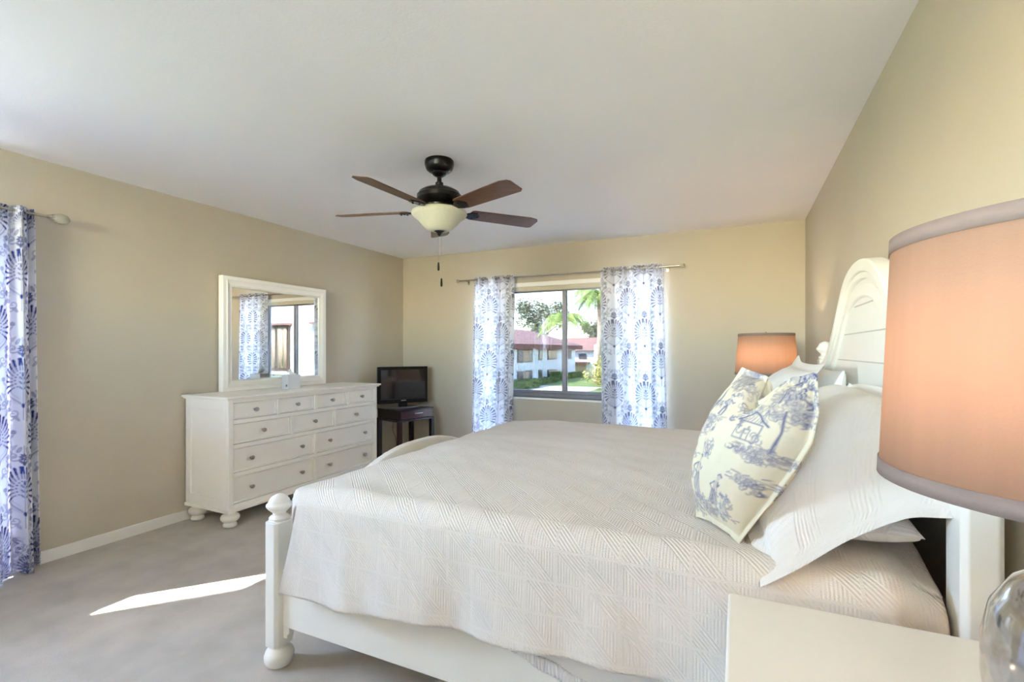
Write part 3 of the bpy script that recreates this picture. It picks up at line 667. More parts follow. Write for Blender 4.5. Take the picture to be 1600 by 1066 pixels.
MB().box(-0.035, -0.01, -0.05, 0.05, sh+0.014, 0.70, TVM).build('stand_neck', M['black'], tv)
base = MB()
pts = [(0.095*math.cos(2*PI*k/28)-0.02, 0.19*math.sin(2*PI*k/28)) for k in range(28)]
base.prism(pts, lambda p, q, d: TVM @ Vector((p, q, d)), sh+0.001, sh+0.014).build('stand_base', M['alu'], tv, bevel=0.003)
cp = [ST @ Vector((-0.25, 0.10, sh-0.14)), ST @ Vector((-0.245, 0.10, 0.45)), ST @ Vector((-0.22, 0.08, 0.38)), ST @ Vector((-0.21, 0.11, 0.3)), ST @ Vector((-0.22, 0.12, 0.2)), ST @ Vector((-0.25, 0.08, 0.1)), ST @ Vector((-0.3, -0.03, 0.015)), ST @ Vector((-0.36, -0.1, 0.01))]
def smooth_pts(p, n=6):
    p = [Vector(q) for q in p]; o = []
    for i in range(len(p)-1):
        a_, b_, c_, d_ = p[max(i-1, 0)], p[i], p[i+1], p[min(i+2, len(p)-1)]
        for k in range(n):
            t = k/n; o.append(0.5*((2*b_)+(c_-a_)*t+(2*a_-5*b_+4*c_-d_)*t*t+(3*b_-a_-3*c_+d_)*t**3))
    o.append(p[-1]); return o
tag(MB().tube(smooth_pts(cp), 0.0035, 8).build('power_cord', M['cord'], smooth=True), 'thin brown power cord dangling under the dark side table', 'cord')

# ------------------------------------------------------------------ bed
BY0, BY1, BC = 1.36, 3.42, 2.385     # post outer y and centre line
bed = thing('bed', 'white king bed frame with arched headboard, low footboard and turned posts', 'bed', (-0.65, BC, 0))
def post(x0, x1, y0, y1, ztop, zfin, r):
    cx_, cy_ = (x0+x1)/2, (y0+y1)/2
    m_ = MB()
    c0 = 0.012
    octo = [(x0+c0, y0), (x1-c0, y0), (x1, y0+c0), (x1, y1-c0), (x1-c0, y1), (x0+c0, y1), (x0, y1-c0), (x0, y0+c0)]
    m_.prism(octo, lambda p, q, d: Vector((p, q, d)), 0.088, ztop)
    m_.prism([(cx_+(p-cx_)*0.8, cy_+(q-cy_)*0.8) for p, q in octo], lambda p, q, d: Vector((p, q, d)), ztop, ztop+0.008)
    po = m_.build('post', M['ivory2'], bed, bevel=0.003)
    k = r/0.05
    fz = ztop+0.006
    MB().lathe([(0.036*k, fz), (0.04*k, fz+0.006), (0.034*k, fz+0.012), (0.024*k, fz+0.018), (0.026*k, fz+0.028), (0.04*k, fz+0.04), (0.05*k, fz+0.052), (0.05*k, fz+0.06), (0.043*k, fz+0.067), (0.041*k, fz+0.069), (0.04*k, fz+0.076), (0.03*k, fz+0.09), (0.014*k, fz+0.099), (0.003, fz+0.102)], (cx_, cy_, 0), 32).build('finial', M['ivory2'], po, smooth='auto', angle=35)
    MB().lathe([(0.035, 0.0), (0.049, 0.008), (0.057, 0.026), (0.058, 0.042), (0.052, 0.06), (0.04, 0.072), (0.034, 0.08), (0.033, 0.092)], (cx_, cy_, 0), 32).build('bun_foot', M['ivory2'], po, smooth=True)
PX0, PX1 = -1.745, -1.672
post(PX0, PX1, 1.36, 1.452, 0.592, 0.70, 0.05)
post(PX0, PX1, 3.318, 3.41, 0.592, 0.70, 0.05)
HX0, HX1 = 0.435, 0.508
post(HX0, HX1, 1.345, 1.446, 1.235, 1.34, 0.047)
post(HX0, HX1, 3.325, 3.426, 1.235, 1.34, 0.047)
# headboard outline (distance from centre -> height)
HP = [(0, 1.655), (0.11, 1.647), (0.2, 1.628), (0.27, 1.602), (0.34, 1.56), (0.41, 1.505), (0.5, 1.43), (0.58, 1.368), (0.67, 1.31), (0.76, 1.262), (0.85, 1.228), (0.945, 1.21)]
def interp(tab, d):
    for (a_, b_), (c_, e_) in zip(tab[:-1], tab[1:]):
        if d <= c_: return b_+(e_-b_)*(d-a_)/(c_-a_)
    return tab[-1][1]
def smoothtab(tab, d):     # smoothed interpolation
    return sum(interp(tab, min(abs(d+o_), tab[-1][0])) for o_ in (-0.05, -0.025, 0, 0.025, 0.05))/5
HBOT = 0.93
NH = 96
ds = [-0.945+1.89*i/NH for i in range(NH+1)]
def arch_panel(off, z_bot, xa, xb, lim):
    dd = [d for d in ds if abs(d) <= lim]
    o_ = [(d, smoothtab(HP, d*0.945/0.945)-off) for d in dd]
    o_ = [(d, max(z, z_bot+0.002)) for d, z in o_]
    return [(BC+d, z) for d, z in o_][::-1]+[(BC-lim, z_bot), (BC+lim, z_bot)][0:2], xa, xb
def strip(tab_off0, tab_off1, xa, xb, lim0, lim1, zb=None):
    """band between two offset curves of the arch, extruded in x"""
    vs = []; fs = []
    for d in ds:
        for (o_, lm) in ((tab_off0, lim0), (tab_off1, lim1)):
            dd = d/0.945*lm; z = smoothtab(HP, dd)-o_
            for x in (xa, xb): vs.append((x, BC+dd, z))
    for i in range(NH):
        a_ = i*4; b_ = a_+4
        fs += [(a_, a_+1, b_+1, b_), (a_+2, b_+2, b_+3, a_+3), (a_, b_, b_+2, a_+2), (a_+1, a_+3, b_+3, b_+1)]
    fs += [(0, 2, 3, 1), (NH*4, NH*4+1, NH*4+3, NH*4+2)]
    return MB().add(vs, fs)
# panel (planks), inner and outer mouldings
dd_ = 0.93
outl = [(BC+d/0.945*dd_, smoothtab(HP, d/0.945*dd_)-0.03) for d in ds]
outl = outl+[(BC+dd_, HBOT), (BC-dd_, HBOT)]
hp = MB().prism(outl, lambda p, q, d: Vector((d, p, q)), 0.462, 0.496).build('headboard_panel', M['ivory2'], bed)
gv = MB()
for zg in (1.03, 1.13, 1.243, 1.362, 1.476):
    w_ = [d for d in ds if smoothtab(HP, d)-0.16 > zg]
    if w_: gv.box(0.4605, 0.463, BC+max(min(w_), -0.78), BC+min(max(w_), 0.78), zg-0.0025, zg+0.0025)
gv.build('plank_seam', mat('seam_shadow_paint', (196, 192, 184), 0.6, noise=0.02), hp)
strip(-0.0, 0.05, 0.437, 0.496, 0.945, 0.93).build('crest_moulding', M['ivory2'], bed, bevel=0.006, seg=3)
strip(0.05, 0.078, 0.446, 0.47, 0.93, 0.90).build('crest_moulding', M['ivory2'], bed, bevel=0.006, seg=3)
strip(0.098, 0.15, 0.449, 0.47, 0.89, 0.80).build('panel_moulding', M['ivory2'], bed, bevel=0.008, seg=3)
MB().box(0.455, 0.5, BC-0.93, BC+0.93, HBOT-0.02, HBOT+0.03).build('lower_rail', M['ivory2'], bed, bevel=0.004)
# footboard
FP = [(0, 0.76), (0.15, 0.758), (0.27, 0.74), (0.38, 0.712), (0.5, 0.672), (0.62, 0.632), (0.75, 0.598), (0.93, 0.575)]
ofl = [(BC+d/0.945*0.93, smoothtab(FP, d/0.945*0.93)) for d in ds]+[(BC+0.93, 0.17), (BC-0.93, 0.17)]
MB().prism(ofl, lambda p, q, d: Vector((d, p, q)), -1.735, -1.69).build('footboard', M['ivory2'], bed, bevel=0.006, seg=3)
MB().box(PX1, HX0, 1.392, 1.418, 0.168, 0.40).build('side_rail', M['ivory2'], bed, bevel=0.004)
MB().box(PX1, HX0, 3.352, 3.378, 0.168, 0.40).build('side_rail', M['ivory2'], bed, bevel=0.004)
MB().prism([(0, 0), (0.035, 0), (0.035, -0.03), (0.022, -0.042), (0.022, -0.055), (0.0, -0.055)], lambda p, q, d: Vector((PX1+p-0.002, d, 0.175+q)), 1.395, 1.43).build('corner_block', M['ivory2'], bed, bevel=0.003)
MB().box(PX1, 0.43, 1.418, 3.352, 0.26, 0.285).build('slat_platform', M['ivory2'], bed)

# mattress (box spring + mattress body)
def soft_box(x0, x1, y0, y1, z0, z1, r, name, material):
    return MB().box(x0, x1, y0, y1, z0, z1).build(name, material, None, smooth='auto', bevel=r, seg=5)
tag(soft_box(-1.60, 0.42, 1.42, 3.35, 0.286, 0.70, 0.05, 'mattress', M['white_cloth']), 'thick white mattress under the coverlet on the bed frame', 'mattress')

# bed coverlet: one draped cloth
QX0, QX1 = -1.545, 0.425
QYN, QYF = 1.40, 3.365
QTOP, QR = 0.765, 0.07
def vnoise(x, y, s=0):
    return (math.sin(x*3.1+y*2.3+s)+math.sin(x*5.7-y*4.1+1.7*s)+math.sin(x*1.3+y*7.7+2.1*s)+0.6*math.sin(11*x+3*y+s)*math.sin(7*y-2*x))/3.6
def sstep(a_, b_, t):
    t = max(0, min(1, (t-a_)/(b_-a_))); return t*t*(3-2*t)
def hem_near(x):
    return 0.340+0.078*max(0, min(1, (x+1.59)/1.19))+0.006*math.sin(x*5.1)+0.004*math.sin(11*x)
NSIDE, NARC, NTOP = 36, 12, 90
NSEC = 2*NSIDE+2*NARC+NTOP
def section(v, x):
    """v 0..1 across; returns y,z,topness,arc length position, side outward sign and depth fraction"""
    k = v*NSEC
    zf = QTOP-QR
    if k <= NSIDE:
        t = k/NSIDE; h_ = hem_near(x); z = h_+(zf-h_)*t
        return QYN-QR, z, 0.0, (z-zf), -1, 1-t
    k -= NSIDE
    if k <= NARC:
        t = k/NARC; a_ = t*PI/2
        return QYN-QR*math.cos(a_), zf+QR*math.sin(a_), t, a_*QR, -1, 0
    k -= NARC
    if k <= NTOP:
        t = k/NTOP; y = QYN+(QYF-QYN)*t
        return y, QTOP, 1.0, QR*PI/2+(y-QYN), 0, 0
    k -= NTOP
    if k <= NARC:
        t = k/NARC; a_ = t*PI/2
        return QYF+QR*math.sin(a_), zf+QR*math.cos(a_), 1-t, QR*PI/2+(QYF-QYN)+a_*QR, 1, 0
    k -= NARC; t = k/NSIDE
    return QYF+QR, zf-(zf-0.36)*t, 0.0, QR*PI+(QYF-QYN)+(zf-0.36)*t, 1, t
NU = 230
FOOTL = 0.22
def quilt_pt(u, v):
    L = (QX1-QX0)+FOOTL
    a_ = u*L-FOOTL               # <0: over the foot end
    xs = QX0+max(a_, 0)
    y, z, w, s_, sg, dp = section(v, xs if a_ > 0 else QX0)
    # straight version keeps hanging; arc version wraps the foot end
    x_str = QX0+(a_ if a_ > 0 else a_*0.1)+0.05*math.exp(-max(a_, 0)/0.08)*(1-dp)
    if a_ > 0: x_arc, dz = QX0+a_, 0.0
    else:
        R_ = 0.05; t = -a_
        if t < R_*PI/2: x_arc, dz = QX0-R_*math.sin(t/R_), -R_*(1-math.cos(t/R_))
        else: x_arc, dz = QX0-R_-0.006, -R_-(t-R_*PI/2)
    ww = sstep(0.0, 1.0, w)
    x = ww*x_arc+(1-ww)*x_str; z = z+ww*dz
    # soft rumples on top, hanging folds on the sides
    e = sstep(0, 0.25, a_+FOOTL)
    z += w*(0.007*vnoise(x*1.7, y*1.7)+0.004*vnoise(x*5, y*4, 2.0)-0.018*sstep(0.25, 0.0, a_)*(1-0))*e
    z += w*0.012*math.exp(-((y-BC)/0.8)**2)*sstep(0, 0.5, a_)
    if sg:
        f = dp**1.3
        y += sg*(0.016*f+f*(0.013*math.sin(x*10.5+0.6)+0.009*math.sin(x*19+1.1)+0.004*math.sin(33*x)))
        # near the foot corner the cloth flares to the outside
        c_ = math.exp(-((x-QX0)/0.10)**2)
        y += sg*(-0.02*c_*f); x -= 0.055*c_*f
        y += sg*0.012*math.sin(x*7)*0.3
    # at the head end the cloth dips to the corner
    hd = sstep(0.12, 0.0, QX1-x)
    if sg < 0: z -= 0.05*hd*(1-dp); y += 0.05*hd
    elif sg == 0: z -= 0.05*hd*sstep(0.25, 0, y-QYN)
    return (x, y, z)
def quilt_uv(u, v):
    L = (QX1-QX0)+FOOTL; a_ = u*L; s_ = section(v, QX0+max(a_-FOOTL, 0))[3]
    return (a_, s_+1.0)
q = MB().grid(quilt_pt, NU, NSEC, quilt_uv).build('coverlet', M['quilt'], smooth=True, recalc=False, solid=0.008)
tag(q, 'ivory quilted coverlet spread over the whole bed', 'bedspread')

# white sheet showing below the coverlet on the near side
def sheet_pt(u, v):
    x = -0.86+1.28*u; hz = 0.40-0.30*sstep(-0.95, 0.25, x)+0.006*math.sin(x*60)*0.5
    z = 0.62+(hz-0.62)*v
    return (x, 1.384-0.006*v-0.003*math.sin(x*9+1)*v-0.002*math.sin(x*31)*v, z)
sh_ = MB().grid(sheet_pt, 160, 24).build('bed_sheet', M['sheet'], smooth=True, recalc=False, solid=0.003)
tag(sh_, 'white sheet with ribbed hem peeking out below the coverlet along the side rail', 'sheet')
hm = MB().grid(lambda u, v: (lambda p: (p[0], p[1]-0.004-0.0025*math.sin(u*700), p[2]))(sheet_pt(u, 0.86+0.14*v)), 640, 4).build('ribbed_hem', M['sheet'], sh_, smooth=True, recalc=False, solid=0.002)

# ------------------------------------------------------------------ pillows
def pillow_mesh(name, material, origin, U, V, W, H_, thick, nu, nv, pinch=0.07, flange=0.0, sag=None, uvscale=True, puff=0.5):
    """cushion as a closed two-sided sheet. origin = centre; U,V unit vectors in its plane"""
    U = Vector(U).normalized(); V = Vector(V); V = (V-U*V.dot(U)).normalized(); N = U.cross(V)
    m_ = MB(); vs = []; uv = []
    for side in (1, -1):
        for j in range(nv+1):
            for i in range(nu+1):
                p, q = 2*i/nu-1, 2*j/nv-1
                px = p*(1-pinch*(1-(1-q*q)**1.0)*0+(-pinch)*(1-p*p)*0); 
                px = p*(1-pinch*(1-q*q)*(abs(p)**2)*1.0); qy = q*(1-pinch*(1-p*p)*(abs(q)**2)*1.0)
                fu, fv = (1-flange/(W/2)), (1-flange/(H_/2))
                pp, qq = min(1, abs(p)/fu), min(1, abs(q)/fv)
                hgt = ((1-pp**2.4)*(1-qq**2.4))**puff
                d = side*(thick/2)*hgt+side*0.003*(0 if (i in (0, nu) or j in (0, nv)) else 1)
                x_, y_ = px*W/2, qy*H_/2
                off = Vector((0, 0, 0))
                if sag: x_, y_, d, off = sag(p, q, side, x_, y_, d)
                vs.append(Vector(origin)+U*x_+V*y_+N*d+off); uv.append((p*W/2+1, q*H_/2+1))
    n1 = (nu+1)*(nv+1); fs = []
    for side in (0, 1):
        for j in range(nv):
            for i in range(nu):
                a_ = side*n1+j*(nu+1)+i; f_ = (a_, a_+1, a_+nu+2, a_+nu+1)
                fs.append(f_ if side == 0 else f_[::-1])
    m_.add(vs, fs)
    # weld the rims
    me = bpy.data.meshes.new(name); me.from_pydata([tuple(p) for p in m_.v], [], m_.f); me.update()
    ul = me.uv_layers.new(name='cloth'); li = np.zeros(len(me.loops), dtype=np.int32); me.loops.foreach_get('vertex_index', li)
    ul.data.foreach_set('uv', np.array(uv, dtype=np.float32)[li].ravel())
    me.materials.append(material); me.polygons.foreach_set('use_smooth', [True]*len(me.polygons))
    o = bpy.data.objects.new(name, me); COL.objects.link(o)
    return o, uv

# near sham: broad quilted pillow flopped back against the sleeping pillows
def sham_sag(p, q, side, x_, y_, d):
    off = Vector((0, 0, 0))
    d += 0.010*vnoise(p*2.2, q*2.2, 1.0)*(1-p*p)*(1-q*q)
    c_ = sstep(0.50, 1.0, p)            # near end droops over the mattress edge
    lo = sstep(0.8, -1.0, q)
    hi_ = sstep(-0.2, 1.0, q)
    off.z -= c_*c_*(0.07+0.155*(q+1)/2)
    off.x += c_*(0.05*lo+0.03*hi_)
    off.y -= 0.08*c_*lo
    off.z -= 0.03*sstep(0.5, 1.0, q)*p*p
    return x_, y_, d, off
G2 = 'quilted king shams'
o, _ = pillow_mesh('pillow_sham', M['shamcloth'], (0.215, 1.885, 0.985), (0, -1, 0), (0.41, 0, 0.37), 1.0, 0.58, 0.22, 90, 60, 0.05, 0.05, sham_sag)
tag(o, 'large ivory quilted sham nearest the camera with its corner drooping over the bed edge', 'pillow', G2)
def sham_sag2(p, q, side, x_, y_, d):
    off = Vector((0, 0, 0)); d += 0.010*vnoise(p*2.2, q*2.2, 4.0)*(1-p*p)*(1-q*q)
    off.z += 0.03*sstep(0.6, 1, -p)*sstep(0.5, 1, q)
    return x_, y_, d, off
o, _ = pillow_mesh('pillow_sham', M['shamcloth'], (0.17, 2.90, 1.005), (0, -1, 0), (0.33, 0, 0.45), 0.98, 0.56, 0.19, 80, 50, 0.05, 0.05, sham_sag2)
tag(o, 'ivory quilted sham on the window side behind the toile cushion', 'pillow', G2)
G3 = 'white sleeping pillows against the headboard'
o, _ = pillow_mesh('sleeping_pillow', M['white_cloth'], (0.405, 2.02, 0.955), (0, -1, 0), (0.03, 0, 0.45), 0.80, 0.40, 0.07, 40, 30, 0.06, 0.0, None)
tag(o, 'white sleeping pillow squeezed between near sham and headboard', 'pillow', G3)
o, _ = pillow_mesh('sleeping_pillow', M['white_cloth'], (0.38, 2.86, 0.985), (0, -1, 0), (0.06, 0, 0.45), 0.84, 0.44, 0.11, 40, 30, 0.06, 0.0, None)
tag(o, 'white sleeping pillow behind the window-side sham', 'pillow', G3)
o, _ = pillow_mesh('sleeping_pillow', M['shamcloth'], (0.30, 1.80, 0.838), (0, -1, 0), (0.9, 0, 0.06), 0.72, 0.20, 0.12, 40, 30, 0.06, 0.0, None)
tag(o, 'ivory sleeping pillow lying flat under the near sham', 'pillow', G3)

# toile cushion
toi = Raster(0.48, 0.56, 0.0022, wrap=False)
tr_ = random.Random(21)
def scrib(cx, cy, r, n_, wd=0.0022, val=0.85, flat=1.0):
    for _ in range(n_):
        a_ = tr_.uniform(0, 6.28); rr = r*math.sqrt(tr_.random()); x, y = cx+rr*math.cos(a_), cy+flat*rr*math.sin(a_)
        k = tr_.uniform(0, 6.28); s_ = tr_.uniform(0.004, 0.011)
        pts = [(x+s_*math.cos(k+t*0.8)*(1-t*0.1), y+s_*math.sin(k+t*0.8)*0.8) for t in range(5)]
        toi.line(pts, wd*tr_.uniform(0.7, 1.5), val*tr_.uniform(0.5, 1))
def toile_tree(x, y, h_, lean=0.0):
    toi.line([(x, y), (x+lean*0.3, y+h_*0.4), (x+lean, y+h_*0.7)], 0.006, 0.8); toi.line([(x+0.005, y), (x+lean*0.5, y+h_*0.5)], 0.003, 0.7)
    for k in range(6):
        scrib(x+lean+tr_.uniform(-0.05, 0.05), y+h_*tr_.uniform(0.6, 1.0), 0.034, 26)
        toi.ell(x+lean+tr_.uniform(-0.045, 0.045), y+h_*tr_.uniform(0.6, 1.0), 0.02, 0.012, tr_.uniform(0, 3), 0.35)
def ground(x, y, w_):
    for k in range(26):
        xx = x+tr_.uniform(-w_, w_); yy = y+tr_.uniform(-0.02, 0.012); toi.line([(xx, yy), (xx+tr_.uniform(0.008, 0.03), yy+tr_.uniform(-0.005, 0.005))], 0.002, tr_.uniform(0.5, 0.95))
    scrib(x, y-0.012, w_*0.7, 40, flat=0.25)
def figure(x, y, s_, skirt=True, lean=0.0):
    toi.ell(x+lean, y+s_*0.9, s_*0.075, s_*0.095, 0, 0.25); toi.line([(x+lean-s_*0.08, y+s_*0.97), (x+lean, y+s_*1.02), (x+lean+s_*0.1, y+s_*0.94)], 0.004, 0.9)
    for t in (-1, 0, 1): toi.line([(x+lean*0.8+t*s_*0.06, y+s_*0.78), (x+lean*0.4+t*s_*0.1, y+s_*0.5)], 0.0024, 0.8)
    toi.line([(x+lean*0.8-s_*0.08, y+s_*0.76), (x-s_*0.25, y+s_*0.6), (x-s_*0.12, y+s_*0.5)], 0.004, 0.85); toi.line([(x+lean*0.8+s_*0.08, y+s_*0.76), (x+s_*0.24, y+s_*0.62), (x+s_*0.3, y+s_*0.7)], 0.004, 0.85)
    if skirt:
        toi.ell(x, y+s_*0.28, s_*0.2, s_*0.26, 0, 0.22)
        for t in range(-3, 4): toi.line([(x+t*s_*0.03, y+s_*0.5), (x+t*s_*0.075, y+s_*0.03)], 0.0026, 0.85)
    else:
        for t in (-1, 1): toi.line([(x, y+s_*0.5), (x+t*s_*0.09, y+s_*0.25), (x+t*s_*0.1, y)], 0.006, 0.8)
def cottage(x, y, s_):
    toi.line([(x, y), (x, y+s_*0.6), (x+s_*0.8, y+s_*0.6), (x+s_*0.8, y), (x, y)], 0.003, 0.85); toi.line([(x-s_*0.12, y+s_*0.6), (x+s_*0.35, y+s_), (x+s_*0.95, y+s_*0.62)], 0.005, 0.9)
    for k in range(7): toi.line([(x+k*s_*0.11, y+s_*0.62), (x+0.12*s_+k*s_*0.1, y+s_*0.86-abs(k-3)*s_*0.05)], 0.0022, 0.8)
    toi.line([(x+s_*0.3, y), (x+s_*0.3, y+s_*0.35), (x+s_*0.5, y+s_*0.35), (x+s_*0.5, y)], 0.003, 0.8)
ground(0.14, 0.10, 0.10); figure(0.175, 0.115, 0.12); figure(0.285, 0.10, 0.10, True, 0.02); ground(0.30, 0.09, 0.09); scrib(0.20, 0.085, 0.08, 90, flat=0.4); scrib(0.33, 0.12, 0.05, 50, flat=0.6)
toile_tree(0.06, 0.13, 0.2, 0.02); scrib(0.09, 0.06, 0.06, 60, flat=0.5)
ground(0.37, 0.30, 0.09); cottage(0.28, 0.32, 0.09); scrib(0.39, 0.29, 0.06, 80, flat=0.35); toile_tree(0.40, 0.31, 0.17, -0.01); scrib(0.28, 0.42, 0.05, 60, flat=0.5)
ground(0.13, 0.36, 0.08); toile_tree(0.10, 0.37, 0.18, 0.02); figure(0.19, 0.37, 0.07, False); scrib(0.2, 0.26, 0.03, 40)
for k in range(26): scrib(tr_.uniform(0.03, 0.45), tr_.uniform(0.05, 0.54), 0.025, 9, 0.0026, 0.9, 0.5)
toile_tree(0.36, 0.45, 0.13, 0.02); scrib(0.42, 0.50, 0.05, 90, 0.0032, 1.0); scrib(0.2, 0.5, 0.06, 70); ground(0.38, 0.22, 0.06); ground(0.05, 0.30, 0.05)
def toile_sag(p, q, side, x_, y_, d):
    off = Vector((0, 0, 0))
    # chopped top: a deep notch between two lobes, soft creases below it
    wq = interp([(-1, 0.5), (-0.75, 0.66), (-0.4, 0.86), (0.0, 0.98), (0.35, 1.03), (0.65, 0.94), (1.0, 0.70)], q)
    x_ *= wq; d *= 0.7+0.3*wq
    n_ = math.exp(-((p-0.12)/0.16)**2)*sstep(0.35, 1.0, q)
    y_ -= 0.075*n_; d -= (0.04*n_ if side > 0 else -0.04*n_)
    y_ += 0.02*sstep(0.3, 1, p)*sstep(0.5, 1, q)
    cr = math.exp(-((p+0.42+0.3*q)/0.07)**2)*(1-q*q)*0.55; d -= side*0.018*cr
    cr = math.exp(-((p-0.30-0.25*q)/0.08)**2)*sstep(-0.2, 0.9, q); d -= side*0.012*cr
    d += 0.008*vnoise(p*2.5, q*2.5, 7.0)*(1-p*p)
    x_ += 0.02*math.sin(q*2.2)*1.0
    return x_, y_, d, off
o, uv_ = pillow_mesh('throw_pillow', M['toile'], (0.02, 1.52, 1.0), (0.66, -0.75, -0.10), (0.11, 0.26, 0.9), 0.355, 0.475, 0.20, 150, 190, 0.05, 0.018, toile_sag, puff=0.6)
uvn = np.array(uv_)-1.0
I = toi.sample((uvn[:, 0]+0.20)/0.40*0.48, (uvn[:, 1]+0.26)/0.52*0.56)[:, None]
I = np.clip(I, 0, 1)
vcol(o, np.array(lin((222, 213, 188)))*(1-I)+np.array(lin((34, 48, 126)))*I)
tag(o, 'blue and cream toile throw pillow with a dented top leaning on the shams', 'throw pillow')

# ------------------------------------------------------------------ nightstands and lamps
def nightstand(label, y0, y1, group):
    x0, x1, zt = -0.02, 0.52, 0.71
    t_ = thing('nightstand', label, 'nightstand', ((x0+x1)/2, (y0+y1)/2, 0), group)
    b_ = MB().box(x0+0.045, x1-0.005, y0+0.025, y1-0.025, 0.12, zt-0.03).box(x0+0.02, x0+0.045, y0+0.02, y0+0.06, 0.12, zt-0.03).box(x0+0.02, x0+0.045, y1-0.06, y1-0.02, 0.12, zt-0.03)
    for (za, zb) in ((0.12, 0.16), (0.385, 0.42), (zt-0.065, zt-0.03)): b_.box(x0+0.02, x0+0.045, y0+0.06, y1-0.06, za, zb)
    b_.build('carcass', M['ivory2'], t_, bevel=0.003)
    MB().box(x0+0.012, x1, y0+0.012, y1-0.012, zt-0.03, zt-0.018).box(x0, x1, y0, y1, zt-0.018, zt).build('nightstand_top', M['ivory2'], t_, bevel=0.006, seg=3)
    for (za, zb) in ((0.163, 0.382), (0.423, zt-0.068)):
        d_ = MB().box(x0+0.028, x0+0.045, y0+0.062, y1-0.062, za, zb).build('drawer', M['ivory2'], t_, bevel=0.003)
        knob(d_, (y0+y1)/2, (za+zb)/2, x0+0.028, -1)
    for fx in (x0+0.07, x1-0.06):
        for fy in (y0+0.07, y1-0.07):
            MB().lathe([(0.034, 0.0), (0.044, 0.006), (0.047, 0.018), (0.034, 0.036), (0.05, 0.046), (0.062, 0.064), (0.056, 0.088), (0.04, 0.1), (0.038, 0.12)], (fx, fy, 0), 24).build('foot', M['ivory2'], t_, smooth='auto', angle=50)
G4 = 'matching nightstands'
nightstand('ivory nightstand in the foreground beside the near side of the bed', 0.50, 1.27, G4)
nightstand('ivory nightstand hidden behind the pillows on the window side', 3.50, 4.25, G4)
def table_lamp(label, x, y, rb, rt, z0, z1, power, group):
    zt = 0.711
    t_ = thing('table_lamp', label, 'lamp', (x, y, zt), group)
    c_ = (x, y, 0)
    MB().lathe([(0.06, zt), (0.062, zt+0.012), (0.05, zt+0.02)], c_, 32).build('foot_plate', M['rodmetal'], t_, smooth='auto')
    MB().lathe([(0.042, zt+0.02), (0.05, zt+0.035), (0.066, zt+0.09), (0.079, zt+0.16), (0.086, zt+0.225), (0.086, zt+0.262), (0.079, zt+0.30), (0.062, zt+0.33), (0.04, zt+0.348), (0.022, zt+0.356)], c_, 48).build('lamp_base', M['mercury'], t_, smooth=True)
    MB().lathe([(0.02, zt+0.354), (0.024, zt+0.36), (0.012, zt+0.368), (0.008, zt+0.375), (0.008, z0-0.02), (0.016, z0-0.015), (0.016, z0+0.02)], c_, 20).build('neck', M['rodmetal'], t_, smooth='auto')
    k = lambda z: rb+(rt-rb)*(z-z0)/(z1-z0)
    sh = MB().lathe([(k(z0+0.014), z0+0.014), (k((z0+z1)/2), (z0+z1)/2), (k(z1-0.014), z1-0.014)], c_, 72, cap=False).build('lamp_shade', M['shade'], t_, smooth=True, solid=0.002)
    MB().lathe([(rb+0.001, z0), (k(z0+0.017)+0.001, z0+0.017)], c_, 72, cap=False).build('shade_trim', M['shadetrim'], sh, smooth=True, solid=0.003)
    MB().lathe([(k(z1-0.017)+0.001, z1-0.017), (rt+0.001, z1)], c_, 72, cap=False).build('shade_trim', M['shadetrim'], sh, smooth=True, solid=0.003)
    sp = MB()
    for a_ in (0.3, 0.3+2*PI/3, 0.3+4*PI/3): sp.tube([(x, y, z1-0.012), (x+math.cos(a_)*(k(z1-0.012)-0.001), y+math.sin(a_)*(k(z1-0.012)-0.001), z1-0.012)], 0.0018, 6)
    sp.tube([(x+0.012, y, z0-0.01), (x+0.05, y, z0+0.12), (x+0.04, y, z1-0.05), (x, y, z1-0.012)], 0.0018, 6).tube([(x-0.012, y, z0-0.01), (x-0.05, y, z0+0.12), (x-0.04, y, z1-0.05), (x, y, z1-0.012)], 0.0018, 6)
    sp.build('harp', M['rodmetal'], t_)
    MB().lathe([(0.006, z1-0.014), (0.008, z1-0.006), (0.005, z1), (0.008, z1+0.006), (0.003, z1+0.012)], c_, 14).build('finial', M['rodmetal'], t_, smooth=True)
    m_, n_, l_, b_ = new_mat('warm_bulb'); b_.inputs['Emission Color'].default_value = (1.0, 0.72, 0.45, 1); b_.inputs['Emission Strength'].default_value = 3; b_.inputs['Base Color'].default_value = (1, 0.9, 0.8, 1)
    MB().lathe([(0.012, z0+0.02), (0.014, z0+0.03), (0.027, z0+0.055), (0.029, z0+0.075), (0.02, z0+0.095), (0.004, z0+0.104)], c_, 20).build('bulb', m_, t_, smooth=True)
    ld = bpy.data.lights.new('bulb_light', 'POINT'); ld.energy = power; ld.color = (1.0, 0.72, 0.49); ld.shadow_soft_size = 0.02
    lo = bpy.data.objects.new('bulb_light', ld); COL.objects.link(lo); lo.parent = t_; lo.location = (0, 0, z0+0.125-zt)
G5 = 'matching table lamps'
table_lamp('big near table lamp with mercury glass base on the foreground nightstand', 0.327, 0.686, 0.175, 0.163, 1.144, 1.418, 1.9, G5)
table_lamp('distant peach-shaded table lamp beyond the bed by the far wall', 0.19, 4.02, 0.208, 0.184, 1.11, 1.412, 3.0, G5)

